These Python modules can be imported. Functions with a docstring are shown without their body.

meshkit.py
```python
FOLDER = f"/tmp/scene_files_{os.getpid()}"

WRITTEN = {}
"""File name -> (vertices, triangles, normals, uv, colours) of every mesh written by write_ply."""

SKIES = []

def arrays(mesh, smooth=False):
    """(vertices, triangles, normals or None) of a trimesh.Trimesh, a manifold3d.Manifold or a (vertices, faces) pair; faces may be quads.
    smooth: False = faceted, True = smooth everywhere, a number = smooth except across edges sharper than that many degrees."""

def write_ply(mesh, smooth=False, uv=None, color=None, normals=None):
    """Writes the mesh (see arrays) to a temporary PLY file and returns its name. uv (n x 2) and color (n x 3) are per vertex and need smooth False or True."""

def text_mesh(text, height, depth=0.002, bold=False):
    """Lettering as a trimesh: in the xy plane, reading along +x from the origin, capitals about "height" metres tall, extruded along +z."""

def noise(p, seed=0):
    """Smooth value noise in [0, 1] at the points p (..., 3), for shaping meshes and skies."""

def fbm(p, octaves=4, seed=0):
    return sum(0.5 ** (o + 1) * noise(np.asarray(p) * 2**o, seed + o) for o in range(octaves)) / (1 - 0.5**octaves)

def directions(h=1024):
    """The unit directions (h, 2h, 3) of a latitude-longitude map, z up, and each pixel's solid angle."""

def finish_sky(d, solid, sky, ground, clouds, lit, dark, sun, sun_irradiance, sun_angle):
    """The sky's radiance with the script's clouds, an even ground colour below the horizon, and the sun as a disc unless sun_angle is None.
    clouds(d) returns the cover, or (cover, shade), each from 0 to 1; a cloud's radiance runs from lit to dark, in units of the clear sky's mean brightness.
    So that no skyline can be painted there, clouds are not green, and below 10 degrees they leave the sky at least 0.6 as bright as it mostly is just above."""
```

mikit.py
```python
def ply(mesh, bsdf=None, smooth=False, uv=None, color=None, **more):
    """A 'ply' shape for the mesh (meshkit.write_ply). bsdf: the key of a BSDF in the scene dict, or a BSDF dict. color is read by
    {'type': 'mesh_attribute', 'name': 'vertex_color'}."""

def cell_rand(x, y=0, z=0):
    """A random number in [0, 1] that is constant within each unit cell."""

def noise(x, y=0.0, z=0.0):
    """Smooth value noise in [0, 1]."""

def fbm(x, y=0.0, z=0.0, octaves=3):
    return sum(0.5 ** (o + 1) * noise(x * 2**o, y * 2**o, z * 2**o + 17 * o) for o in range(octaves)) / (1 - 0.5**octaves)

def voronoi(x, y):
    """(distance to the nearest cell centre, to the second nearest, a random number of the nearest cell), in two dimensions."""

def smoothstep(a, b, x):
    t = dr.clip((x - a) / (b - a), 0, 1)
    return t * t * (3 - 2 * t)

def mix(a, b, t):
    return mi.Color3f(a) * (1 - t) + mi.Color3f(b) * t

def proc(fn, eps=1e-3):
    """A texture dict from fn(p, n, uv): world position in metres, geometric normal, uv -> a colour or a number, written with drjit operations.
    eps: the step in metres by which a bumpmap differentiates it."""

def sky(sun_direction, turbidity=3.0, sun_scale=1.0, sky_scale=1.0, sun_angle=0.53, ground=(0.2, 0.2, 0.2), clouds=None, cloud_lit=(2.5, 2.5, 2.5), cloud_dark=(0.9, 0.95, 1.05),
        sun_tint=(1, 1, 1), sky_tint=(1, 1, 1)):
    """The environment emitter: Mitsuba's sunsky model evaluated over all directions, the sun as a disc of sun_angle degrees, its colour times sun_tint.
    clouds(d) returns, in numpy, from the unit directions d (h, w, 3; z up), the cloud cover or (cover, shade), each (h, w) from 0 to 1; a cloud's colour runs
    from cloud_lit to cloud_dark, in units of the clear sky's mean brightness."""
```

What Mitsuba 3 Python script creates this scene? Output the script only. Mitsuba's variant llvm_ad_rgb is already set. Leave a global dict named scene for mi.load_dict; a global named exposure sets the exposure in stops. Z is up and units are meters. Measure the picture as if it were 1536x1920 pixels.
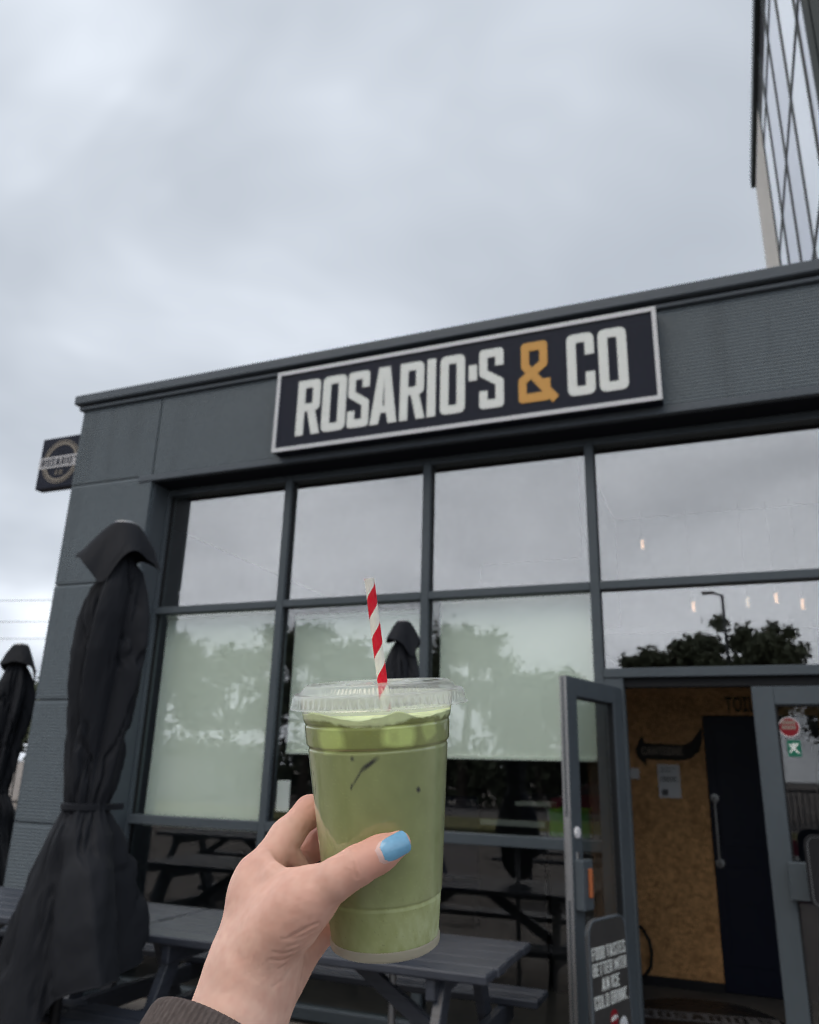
import math, numpy as np, trimesh, manifold3d, mitsuba as mi, drjit as dr, mikit, meshkit
from shapely.geometry import Polygon, LineString, Point, box as sbox
from shapely.ops import unary_union
from shapely import affinity

# ---------------------------------------------------------------- camera, sky, exposure
scene, labels = {}, {}
T = mi.ScalarTransform4f
EYE = np.array([0.0, -5.2, 1.55])
RIGHT = np.array([0.92869793, 0.3698428, 0.0271378])
UP = np.array([0.09159303, -0.2996766, 0.94963396])
FWD = np.array([-0.35934784, 0.87943745, 0.31218407])
scene['camera'] = {'type': 'thinlens', 'fov': 54.85, 'fov_axis': 'x', 'near_clip': 0.02, 'far_clip': 3000.0,
                   'aperture_radius': 0.00095, 'focus_distance': 0.43,
                   'to_world': T().look_at(origin=EYE.tolist(), target=(EYE + FWD).tolist(), up=UP.tolist())}
SUN = np.array([-0.25, -0.72, 0.80]); SUN /= np.linalg.norm(SUN)
def overcast(d):
    z = np.maximum(d[..., 2], 0.02)
    q = np.stack([d[..., 0] / (z + 0.35), d[..., 1] / (z + 0.35), 0 * z], -1)
    w = meshkit.fbm(q * 1.1 + 7.3, 3, 5)
    q2 = q + 0.55 * (w[..., None] - 0.5)
    n = meshkit.fbm(q2 * np.array([1.5, 2.1, 1]) + 3.1, 5, 2)
    m = meshkit.fbm(q2 * 4.2 + 11.0, 4, 9)
    glow = 0.5 + 0.5 * (d @ SUN)                     # brighter half round the hidden sun
    shade = 1.02 - 0.62 * glow ** 1.5 + 1.0 * (n - 0.5) + 0.72 * (m - 0.5) + 0.34 * (z - 0.40)
    return np.ones_like(z), 0.5 + 0.5 * np.tanh((shade - 0.52) / 0.48)
scene['sky'] = mikit.sky(SUN, turbidity=4, sun_scale=0.10, sky_scale=1.0, sun_angle=40, clouds=overcast,
                         cloud_lit=(2.10, 2.22, 2.38), cloud_dark=(0.65, 0.72, 0.82), ground=(0.16, 0.155, 0.15))
exposure = 2.8

# ---------------------------------------------------------------- helpers
def count_key(key):
    if key not in scene and key not in labels and not any(k.startswith(key + '__') for k in scene):
        return key
    i = 1
    while f'{key}_{i:03d}' in scene or f'{key}_{i:03d}' in labels: i += 1
    return f'{key}_{i:03d}'
def thing(name, label, cat=None, group=None, kind=None):
    key = count_key(name)
    labels[key] = {'label': label}
    if cat: labels[key]['category'] = cat
    if group: labels[key]['group'] = group
    if kind: labels[key]['kind'] = kind
    return key
def put(key, mesh, mat, smooth=False, label=None, kind=None, **more):
    """ONE entry; a taken key gets the next number."""
    k, i = key, 1
    while k in scene:
        k = f'{key}_{i:03d}'; i += 1
    scene[k] = mikit.ply(mesh, mat, smooth=smooth, **more)
    if label or kind:
        labels[k] = {a: b for a, b in (('label', label), ('kind', kind)) if b}
    return k
def box(x0, x1, y0, y1, z0, z1, c=0.004):
    """A box with chamfered edges."""
    c = min(c, 0.45 * abs(x1 - x0), 0.45 * abs(y1 - y0), 0.45 * abs(z1 - z0))
    pts = []
    for x, sx in ((x0, 1), (x1, -1)):
        for y, sy in ((y0, 1), (y1, -1)):
            for z, sz in ((z0, 1), (z1, -1)):
                pts += [(x, y + sy * c, z + sz * c), (x + sx * c, y, z + sz * c), (x + sx * c, y + sy * c, z)]
    m = manifold3d.Manifold.hull_points(np.array(pts)).to_mesh()
    return trimesh.Trimesh(m.vert_properties[:, :3], m.tri_verts, process=False)
def beam(a, b, w, t, up=(0, 0, 1), c=0.004):
    """A chamfered bar from a to b, w wide and t thick (t along up)."""
    a, b, up = (np.asarray(v, float) for v in (a, b, up))
    z = (b - a) / np.linalg.norm(b - a); x = np.cross(up, z)
    if np.linalg.norm(x) < 1e-6: x = np.cross([1.0, 0, 0], z)
    x /= np.linalg.norm(x); y = np.cross(z, x)
    m = box(-w / 2, w / 2, -t / 2, t / 2, 0, np.linalg.norm(b - a), c)
    M = np.eye(4); M[:3, 0], M[:3, 1], M[:3, 2], M[:3, 3] = x, y, z, a
    m.apply_transform(M); return m
def tube(pts, r, n=12, caps=True):
    p = np.asarray(pts, float); r = np.broadcast_to(r, (len(p),)).astype(float)
    t = np.gradient(p, axis=0); t /= np.linalg.norm(t, axis=1, keepdims=True)
    a = np.cross(t[0], [0, 0, 1.0] if abs(t[0][2]) < 0.9 else [1.0, 0, 0]); a /= np.linalg.norm(a)
    rings = []
    for i in range(len(p)):
        a = a - t[i] * (a @ t[i]); a /= np.linalg.norm(a); b = np.cross(t[i], a)
        ang = np.arange(n) * 2 * np.pi / n
        rings.append(p[i] + r[i] * (np.cos(ang)[:, None] * a + np.sin(ang)[:, None] * b))
    v = np.vstack(rings); f = []
    for i in range(len(p) - 1):
        for j in range(n):
            k = (j + 1) % n
            f += [[i * n + j, i * n + k, (i + 1) * n + k], [i * n + j, (i + 1) * n + k, (i + 1) * n + j]]
    if caps:
        v = np.vstack([v, p[:1], p[-1:]]); e = len(p) * n
        for j in range(n):
            k = (j + 1) % n
            f += [[e, k, j], [e + 1, (len(p) - 1) * n + j, (len(p) - 1) * n + k]]
    return trimesh.Trimesh(v, np.array(f), process=False)
def lathe(prof, n=64, radial=None):
    """prof: (radius, height) pairs; radial(theta, i) may scale each ring."""
    prof = np.asarray(prof, float); th = np.arange(n) * 2 * np.pi / n; v = []
    for i, (r, h) in enumerate(prof):
        rr = r * (radial(th, i) if radial else 1.0)
        v.append(np.stack([rr * np.cos(th), rr * np.sin(th), np.full(n, h)], 1))
    v = np.vstack(v); i, j = np.meshgrid(np.arange(len(prof) - 1), np.arange(n), indexing='ij'); k = (j + 1) % n
    q = np.stack([i * n + j, i * n + k, (i + 1) * n + k, (i + 1) * n + j], -1).reshape(-1, 4)
    return trimesh.Trimesh(v, np.vstack([q[:, [0, 1, 2]], q[:, [0, 2, 3]]]), process=False)
def sheet(pts):
    """A flat polygon (convex) as a single sheet."""
    p = np.asarray(pts, float)
    return trimesh.Trimesh(p, np.array([[0, i, i + 1] for i in range(1, len(p) - 1)]), process=False)
def extrude(poly, depth):
    geoms = [g for g in getattr(poly, 'geoms', [poly]) if g.area > 1e-9]
    return trimesh.util.concatenate([trimesh.creation.extrude_polygon(g, depth, engine='earcut') for g in geoms])
def moved(mesh, M):
    m = mesh.copy(); m.apply_transform(M); return m
def join(*ms): return trimesh.util.concatenate(list(ms))
def frame(o, x, y):
    """4x4 with x and y given, z = x cross y."""
    x, y = np.asarray(x, float), np.asarray(y, float); x = x / np.linalg.norm(x); z = np.cross(x, y); z /= np.linalg.norm(z); y = np.cross(z, x)
    M = np.eye(4); M[:3, 0], M[:3, 1], M[:3, 2], M[:3, 3] = x, y, z, o; return M
def facing(o):
    """Sheet coordinates (right, up) on a wall that faces -y; thickness comes out of the wall."""
    return frame(o, (1, 0, 0), (0, 0, 1))

# condensed sign lettering, drawn as strokes in a cell 1 high
def rr(x0, y0, x1, y1, r): return sbox(x0 + r, y0 + r, x1 - r, y1 - r).buffer(r, quad_segs=4)
def glyph(ch, w=0.43, s=0.145):
    st = lambda pts, ws=s, cap=2: LineString(pts).buffer(ws / 2, cap_style=cap, join_style=1, quad_segs=4)
    h, a, b = s / 2, s / 2, w - s / 2
    ring = lambda x0, y0, x1, y1, r=0.10: rr(x0, y0, x1, y1, r).difference(rr(x0 + s, y0 + s, x1 - s, y1 - s, 0.02))
    P = lambda *pts: Polygon(pts)
    if ch == 'O': return ring(0, 0, w, 1)
    if ch == 'D': return unary_union([ring(0, 0, w, 1), sbox(0, 0, s, 1)])
    if ch == 'I': return sbox(0, 0, s, 1)
    if ch == "'": return P((0, 0.72), (s * 0.8, 0.72), (s * 0.9, 1 - 0.02), (0, 1 - 0.02))
    if ch == '.': return sbox(0, 0, s, s)
    if ch == 'R': return unary_union([sbox(0, 0, s, 1), ring(0, 0.42, w, 1), sbox(0, 0.42, s, 1), P((w * 0.42, 0.5), (w * 0.42 + s, 0.5), (w + 0.02, 0), (w + 0.02 - s * 1.05, 0))])
    if ch == 'B': return unary_union([sbox(0, 0, s, 1), ring(0, 0, w, 0.57), ring(0, 0.44, w, 1)])
    if ch == 'P': return unary_union([sbox(0, 0, s, 1), ring(0, 0.42, w, 1)])
    if ch == 'S':
        return st([(b, 0.70), (b, 1 - h), (a, 1 - h), (a, 0.60), (b, 0.42), (b, h), (a, h), (a, 0.30)])
    if ch == 'C': return ring(0, 0, w, 1).difference(sbox(w - s - 0.01, 0.36, w + 0.1, 0.64))
    if ch == 'A':
        W = w * 1.14; c = W / 2
        return P((0, 0), (c - s * 0.72, 1), (c + s * 0.72, 1), (W, 0)).difference(unary_union([P((s * 1.04, -0.01), (s * 1.04 + 0.045, 0.19), (W - s * 1.04 - 0.045, 0.19), (W - s * 1.04, -0.01)), P((s * 1.04 + 0.075, 0.32), (c, 0.84), (W - s * 1.04 - 0.075, 0.32))]))
    if ch == 'E': return unary_union([sbox(0, 0, s, 1), sbox(0, 0, w * 0.9, s), sbox(0, 1 - s, w * 0.9, 1), sbox(0, 0.5 - h, w * 0.8, 0.5 + h)])
    if ch == 'F': return unary_union([sbox(0, 0, s, 1), sbox(0, 1 - s, w * 0.9, 1), sbox(0, 0.5 - h, w * 0.8, 0.5 + h)])
    if ch == 'T': return unary_union([sbox(w / 2 - h, 0, w / 2 + h, 1), sbox(0, 1 - s, w, 1)])
    if ch == 'L': return unary_union([sbox(0, 0, s, 1), sbox(0, 0, w * 0.9, s)])
    if ch == 'H': return unary_union([sbox(0, 0, s, 1), sbox(w - s, 0, w, 1), sbox(0, 0.5 - h, w, 0.5 + h)])
    if ch == 'N': return unary_union([sbox(0, 0, s, 1), sbox(w - s, 0, w, 1), P((0, 1), (s, 1), (w, 0), (w - s, 0))])
    if ch == 'K': return unary_union([sbox(0, 0, s, 1), P((s, 0.42), (w - s * 0.9, 1), (w + 0.02, 1), (s, 0.30)), P((s + 0.02, 0.55), (w + 0.02, 0), (w - s * 0.9, 0), (s, 0.42))])
    if ch == 'W': return unary_union([st([(h, 0.98), (h + 0.06, h), (0.33, 0.8), (0.6 - h, h), (0.66 - h, 0.98)], s * 0.85)])
    if ch == '&':
        return st([(0.66, 0.0), (0.13, 0.60), (0.13, 0.92), (0.46, 0.92), (0.46, 0.62), (0.075, 0.36), (0.075, 0.075), (0.50, 0.075), (0.50, 0.36)], s, 2)
    raise KeyError(ch)
def words(text, height, gap=0.07, space=0.26, squeeze=1.0, stroke=0.145):
    """(list of polygons, width) with every letter in place; height in metres."""
    x, out = 0.0, []
    for ch in text:
        if ch == ' ': x += space; continue
        g = glyph(ch, s=stroke); x0, _, x1, _ = g.bounds
        out.append(affinity.affine_transform(g, [height * squeeze, 0, 0, height, (x - x0) * height * squeeze, 0])); x += x1 - x0 + gap
    return out, (x - gap) * height * squeeze
# ---------------------------------------------------------------- materials
def rgb(*c): return {'type': 'rgb', 'value': list(c)}
def paint(name, c, rough=0.45, metallic=0.0, spec=0.15, two=True, **k):
    b = {'type': 'principled', 'base_color': rgb(*c) if isinstance(c, tuple) else c, 'roughness': rough, 'metallic': metallic, 'specular': spec, **k}
    scene[name] = {'type': 'twosided', 'bsdf': b} if two else b
def clad_col(p, n, uv):
    return mikit.mix((0.086, 0.107, 0.124), (0.104, 0.127, 0.146), mikit.fbm(p.x * 0.8, p.y * 0.8, p.z * 1.5 + 5, 3)) * (1 - 0.20 * mikit.smoothstep(0.5, 0.8, mikit.fbm(p.x * 7, p.y * 7, p.z * 0.7, 4)))
scene['mat_cladding'] = {'type': 'twosided', 'bsdf': {'type': 'principled', 'base_color': mikit.proc(clad_col), 'roughness': 0.48, 'specular': 0.3}}
paint('mat_trim', mikit.proc(lambda p, n, uv: mikit.mix((0.070, 0.084, 0.100), (0.088, 0.103, 0.120), mikit.fbm(p.x * 2, p.y * 2, p.z * 2, 3))), 0.4)
paint('mat_frame', mikit.proc(lambda p, n, uv: mikit.mix((0.058, 0.072, 0.084), (0.074, 0.089, 0.103), mikit.fbm(p.x * 5, p.y * 5, p.z * 3, 3))), 0.38)
paint('mat_gasket', (0.012, 0.013, 0.015), 0.6)
paint('mat_soffit', (0.012, 0.014, 0.020), 0.7, spec=0.1)
paint('mat_sign_black', mikit.proc(lambda p, n, uv: mikit.mix((0.011, 0.014, 0.025), (0.015, 0.018, 0.031), mikit.fbm(p.x * 3, p.z * 3, 0, 3))), 0.5, spec=0.10)
paint('mat_sign_white', (0.62, 0.65, 0.64), 0.4)
paint('mat_sign_edge', (0.52, 0.535, 0.56), 0.35)
paint('mat_sign_plate', (0.40, 0.40, 0.42), 0.5)
paint('mat_sign_gold', (0.50, 0.27, 0.075), 0.4)
paint('mat_sign_cream', (0.20, 0.18, 0.155), 0.5)
paint('mat_blind', mikit.proc(lambda p, n, uv: mikit.mix((0.66, 0.70, 0.66), (0.72, 0.75, 0.71), mikit.fbm(p.x * 3, p.z * 1.5, 0, 3))), 0.8)
paint('mat_wall_dark', (0.02, 0.02, 0.023), 0.8, spec=0.1)
paint('mat_floor_dark', mikit.proc(lambda p, n, uv: mikit.mix((0.04, 0.04, 0.045), (0.08, 0.075, 0.07), mikit.fbm(p.x * 3, p.y * 3, 0, 4))), 0.5)
paint('mat_navy', (0.006, 0.008, 0.020), 0.35)
paint('mat_steel', (0.55, 0.55, 0.56), 0.35, metallic=1.0)
paint('mat_steel_dull', (0.36, 0.36, 0.37), 0.5, metallic=1.0)
paint('mat_orange', (0.34, 0.11, 0.045), 0.5)
paint('mat_red', (0.17, 0.010, 0.016), 0.4)
paint('mat_green_sticker', (0.01, 0.11, 0.07), 0.4)
paint('mat_lime', (0.08, 0.42, 0.03), 0.4)
paint('mat_paper', (0.62, 0.62, 0.65), 0.7)
paint('mat_print', (0.10, 0.10, 0.11), 0.7)
paint('mat_black', (0.012, 0.012, 0.014), 0.45)
paint('mat_board', mikit.proc(lambda p, n, uv: mikit.mix((0.030, 0.030, 0.031), (0.050, 0.048, 0.047), mikit.fbm(p.x * 9, p.y * 9, p.z * 6, 4))), 0.5)
paint('mat_black_letters', (0.010, 0.009, 0.008), 0.6)
paint('mat_sign_arrow', (0.016, 0.013, 0.013), 0.5)
paint('mat_arrow_letters', (0.30, 0.25, 0.21), 0.6)
def osb_col(p, n, uv):
    c, w = 0.0, 0.04 * (mikit.noise(p.x * 11, p.z * 11) - 0.5)
    for k, ang in enumerate((0.25, -0.75, 1.25, -0.2)):
        u, v = p.x * math.cos(ang) + p.z * math.sin(ang) + w, p.z * math.cos(ang) - p.x * math.sin(ang) - w
        e, e2, r = mikit.voronoi(u * 21 + 7 * k, v * 62 + 3 * k)
        c = c + 0.25 * r + 0.10 * mikit.smoothstep(0.10, 0.0, e2 - e) * (r - 0.5)
    c = mikit.smoothstep(0.08, 0.92, c)
    return mikit.mix((0.29, 0.145, 0.060), (0.59, 0.335, 0.155), c) * (0.85 + 0.3 * mikit.fbm(p.x * 2.5, p.z * 2.5, 0, 3))
paint('mat_osb', mikit.proc(osb_col), 0.65)
# coated solar glass: reflects about a third, tints what is behind it green
scene['mat_glass'] = {'type': 'thindielectric', 'int_ior': 2.55, 'ext_ior': 1.0, 'specular_transmittance': rgb(0.88, 0.945, 0.905), 'specular_reflectance': rgb(1.0, 0.99, 0.985)}
scene['mat_glass_low'] = {'type': 'thindielectric', 'int_ior': 1.95, 'ext_ior': 1.0, 'specular_transmittance': rgb(0.89, 0.95, 0.915)}
scene['mat_door_glass'] = {'type': 'thindielectric', 'int_ior': 1.62, 'ext_ior': 1.0, 'specular_transmittance': rgb(0.62, 0.66, 0.66)}
def wood_col(p, n, uv):
    g = mikit.fbm(p.x * 2.2, p.y * 46, p.z * 46, 4); k = mikit.fbm(p.x * 9, p.y * 9, p.z * 9, 3)
    return mikit.mix((0.014, 0.017, 0.025), (0.050, 0.057, 0.076), 0.7 * g + 0.3 * k) * (1 - 0.35 * mikit.smoothstep(0.62, 0.75, g))
scene['mat_wood'] = {'type': 'twosided', 'bsdf': {'type': 'bumpmap', 'scale': 0.0012, 'map': mikit.proc(lambda p, n, uv: mikit.fbm(p.x * 6, p.y * 90, p.z * 90, 3), 2e-3),
    'bsdf': {'type': 'principled', 'base_color': mikit.proc(wood_col), 'roughness': 0.40, 'specular': 0.55}}}
def canvas_col(p, n, uv):
    return mikit.mix((0.011, 0.0125, 0.0165), (0.0205, 0.022, 0.0265), mikit.fbm(p.x * 6, p.y * 6, p.z * 4, 4))
paint('mat_canvas', mikit.proc(canvas_col), 0.62, spec=0.09)
def ground_col(p, n, uv):
    f = mikit.fbm(p.x * 0.6, p.y * 0.6, 0, 4); g = mikit.fbm(p.x * 14, p.y * 14, 3, 3)
    c = mikit.mix((0.13, 0.115, 0.105), (0.21, 0.19, 0.175), 0.6 * f + 0.4 * g)
    return c * (1 - 0.5 * mikit.smoothstep(0.66, 0.74, mikit.fbm(p.x * 2.3 + 9, p.y * 2.3, 7, 4)))
paint('mat_ground', mikit.proc(ground_col), 0.85)
paint('mat_paving', mikit.proc(lambda p, n, uv: mikit.mix((0.14, 0.125, 0.115), (0.22, 0.20, 0.18), mikit.fbm(p.x * 4, p.y * 4, 0, 5))), 0.85)
paint('mat_kerb', mikit.proc(lambda p, n, uv: mikit.mix((0.26, 0.25, 0.24), (0.36, 0.35, 0.33), mikit.fbm(p.x * 3, p.y * 3, 0, 4))), 0.85)
paint('mat_verge', mikit.proc(lambda p, n, uv: mikit.mix((0.075, 0.085, 0.03), (0.15, 0.13, 0.055), mikit.fbm(p.x * 1.5, p.y * 1.5, 0, 5))), 0.9)
paint('mat_bark', (0.07, 0.055, 0.045), 0.9)
def leaf(name, c): scene[name] = {'type': 'twosided', 'bsdf': {'type': 'principled', 'base_color': mikit.proc(c), 'roughness': 0.6, 'specular': 0.3}}
leaf('mat_leaf_dark', lambda p, n, uv: mikit.mix((0.060, 0.072, 0.042), (0.120, 0.138, 0.082), mikit.noise(p.x * 1.4, p.y * 1.4, p.z * 1.4)))
leaf('mat_leaf_mid', lambda p, n, uv: mikit.mix((0.095, 0.115, 0.072), (0.170, 0.200, 0.125), mikit.noise(p.x * 1.2, p.y * 1.2, p.z * 1.2)))
# tower
scene['mat_tower_glass'] = {'type': 'principled', 'base_color': rgb(0.62, 0.62, 0.68), 'roughness': 0.06, 'metallic': 0.9, 'specular': 0.6}
scene['mat_tower_glass_clear'] = {'type': 'principled', 'base_color': rgb(0.93, 0.94, 0.96), 'roughness': 0.05, 'metallic': 0.9, 'specular': 0.6}
paint('mat_tower_frame', (0.035, 0.045, 0.048), 0.35)
paint('mat_tower_wall', mikit.proc(lambda p, n, uv: mikit.mix((0.40, 0.385, 0.36), (0.48, 0.46, 0.43), mikit.fbm(p.y * 0.7, p.z * 0.3, 0, 4))), 0.8)
paint('mat_car_white', (0.34, 0.35, 0.36), 0.25, clearcoat=0.8)
paint('mat_car_red', (0.13, 0.008, 0.016), 0.25, clearcoat=0.8)
paint('mat_car_glass', (0.02, 0.024, 0.028), 0.08, spec=0.8)
paint('mat_rubber', (0.015, 0.015, 0.016), 0.8)
paint('mat_cone_white', (0.75, 0.75, 0.72), 0.5)
paint('mat_lamp_post', (0.10, 0.105, 0.11), 0.5)
scene['mat_bulb'] = {'type': 'diffuse', 'reflectance': rgb(0.5, 0.4, 0.3)}
# ---------------------------------------------------------------- ground
def structure(name, mesh, mat, smooth=False):
    put(name, mesh, mat, smooth); labels[name] = {'label': name.replace('_', ' '), 'kind': 'structure'}
structure('ground', sheet([(-600, -600, -0.12), (600, -600, -0.12), (600, 600, -0.12), (-600, 600, -0.12)]), 'mat_ground')
structure('pavement', box(-14, 12, -3.6, 7.4, -0.3, -0.005, 0.01), 'mat_paving')
labels['ground']['label'] = 'grey asphalt car park'
labels['pavement']['label'] = 'pale paved terrace along the front of the restaurant'
rng = np.random.default_rng(5)
n = 0
for i in range(17):                                    # slabs of the terrace that the tables stand on
    for j in range(5):
        x0, y0 = -7.9 + i * 0.6, -3.2 + j * 0.6
        put('pavement__slab', box(x0 + .004, x0 + .596, y0 + .004, y0 + .596, -0.004, 0.006 + 0.003 * rng.random(), 0.003), 'mat_paving')
structure('grass_verge', box(-40, 30, -24.5, -18.5, -0.12, 0.02, 0.02), 'mat_verge')
labels['grass_verge']['label'] = 'rough yellow green grass verge across the car park'

# ---------------------------------------------------------------- the restaurant
R = thing('restaurant', 'single storey restaurant clad in ribbed dark grey metal with a wide glazed front', 'building')
F = -0.25                                              # face of the cladding; the glazing stands at y = 0
def ribbed(a0, a1, z0, z1, pitch=0.025, depth=0.0046):
    """A metal sheet pressed into fine horizontal ribs between flat margins: (along, out, up)."""
    n = int((z1 - z0 - .024) / pitch); zs = (z0 + z1 - n * pitch) / 2; prof = [(0.05, z0), (0, z0 + .001)]
    for k in range(n): prof += [(0, zs + k * pitch + .0010), (-depth, zs + k * pitch + .0060), (-depth, zs + k * pitch + .0150), (0, zs + k * pitch + .0200)]
    prof += [(0, z1 - .001), (0.05, z1)]
    v = np.array([(a, o, z) for o, z in prof for a in (a0, a1)]); m = len(prof)
    f = [q for i in range(m - 1) for q in ([2 * i, 2 * i + 1, 2 * i + 3], [2 * i, 2 * i + 3, 2 * i + 2])]
    ends = [[2 * i + s, 2 * (i + 1) + s, 2 * (m - 1) + s] for i in range(m - 2) for s in (0, 1)]
    return trimesh.Trimesh(v, np.array(f + ends), process=False)
def panel(x0, x1, z0, z1):
    m = ribbed(x0 + .006, x1 - .006, z0 + .006, z1 - .006); m.apply_translation((0, F, 0))
    put(R + '__cladding_panel', m, 'mat_cladding')
for z0, z1 in ((0.0, 1.10), (1.10, 2.02), (2.02, 2.964), (2.964, 3.86)): panel(-5.24, -4.362, z0, z1)
panel(-5.24, -4.368, 3.86, 4.60); panel(-4.368, -1.70, 3.845, 4.60); panel(-1.70, 1.9, 3.845, 4.60); panel(1.9, 4.6, 3.845, 4.60)
for z0, z1 in ((0.0, 1.10), (1.10, 2.02), (2.02, 2.964), (2.964, 3.86)): panel(3.70, 4.6, z0, z1)
put(R + '__wall', join(box(-5.235, -4.37, F + .03, -0.02, 0, 4.6), box(-4.37, 4.6, F + .03, -0.02, 3.83, 4.6), box(-5.235, -5.20, -0.02, 7.0, 0, 4.6), box(4.56, 4.595, -0.02, 7.0, 0, 4.6),
    box(-5.2, 4.55, 6.95, 6.99, 0, 4.6), box(3.705, 4.59, F + .03, -0.02, 0, 3.83)), 'mat_frame')
for k, (z0, z1) in enumerate(((0.0, 1.10), (1.10, 2.02), (2.02, 2.964), (2.964, 3.86), (3.86, 4.60))):
    for y0, y1 in ((F + .006, 2.2), (2.2, 4.6), (4.6, 7.0)):
        put(R + '__cladding_panel', box(-5.262, -5.236, y0 + .006, y1 - .006, z0 + .006, z1 - .006, 0.003), 'mat_cladding')
put(R + '__parapet_cap', join(box(-5.31, 4.65, -0.325, -0.1, 4.625, 4.712, 0.008), box(-5.31, -5.15, -0.1, 7.02, 4.625, 4.712, 0.008), box(4.50, 4.65, -0.1, 7.02, 4.625, 4.712, 0.008),
    box(-5.15, 4.5, 6.9, 7.02, 4.625, 4.712, 0.008)), 'mat_trim')
put(R + '__flashing', box(-5.275, 4.62, -0.287, -0.2, 4.578, 4.608, 0.004), 'mat_trim')
put(R + '__roof', box(-5.2, 4.55, -0.2, 6.95, 4.45, 4.58), 'mat_soffit')
put(R + '__lintel_trim', box(-4.50, 4.0, -0.266, -0.2, 3.806, 3.862, 0.004), 'mat_trim')
put(R + '__soffit', box(-4.362, 3.70, -0.22, 0.06, 3.800, 3.828, 0.002), 'mat_soffit')
put(R + '__reveal', box(-4.39, -4.358, -0.21, 0.05, 0, 3.80, 0.002), 'mat_frame')
put(R + '__reveal', box(3.69, 3.72, -0.21, 0.05, 0, 3.80, 0.002), 'mat_frame')
MX = [-4.374, -3.170, -1.980, -0.780, 0.905, 2.30, 3.665]
ZS, ZT, ZTOP = 1.155, 2.746, 3.80
for i, x in enumerate(MX):
    put(R + '__mullion', box(x - .030, x + .030, -0.035, 0.075, 0, ZTOP, 0.004), 'mat_frame')
    put(R + '__gasket', join(box(x - .036, x - .030, 0.006, 0.04, 0, ZTOP, 0), box(x + .030, x + .036, 0.006, 0.04, 0, ZTOP, 0)), 'mat_gasket')
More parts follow.
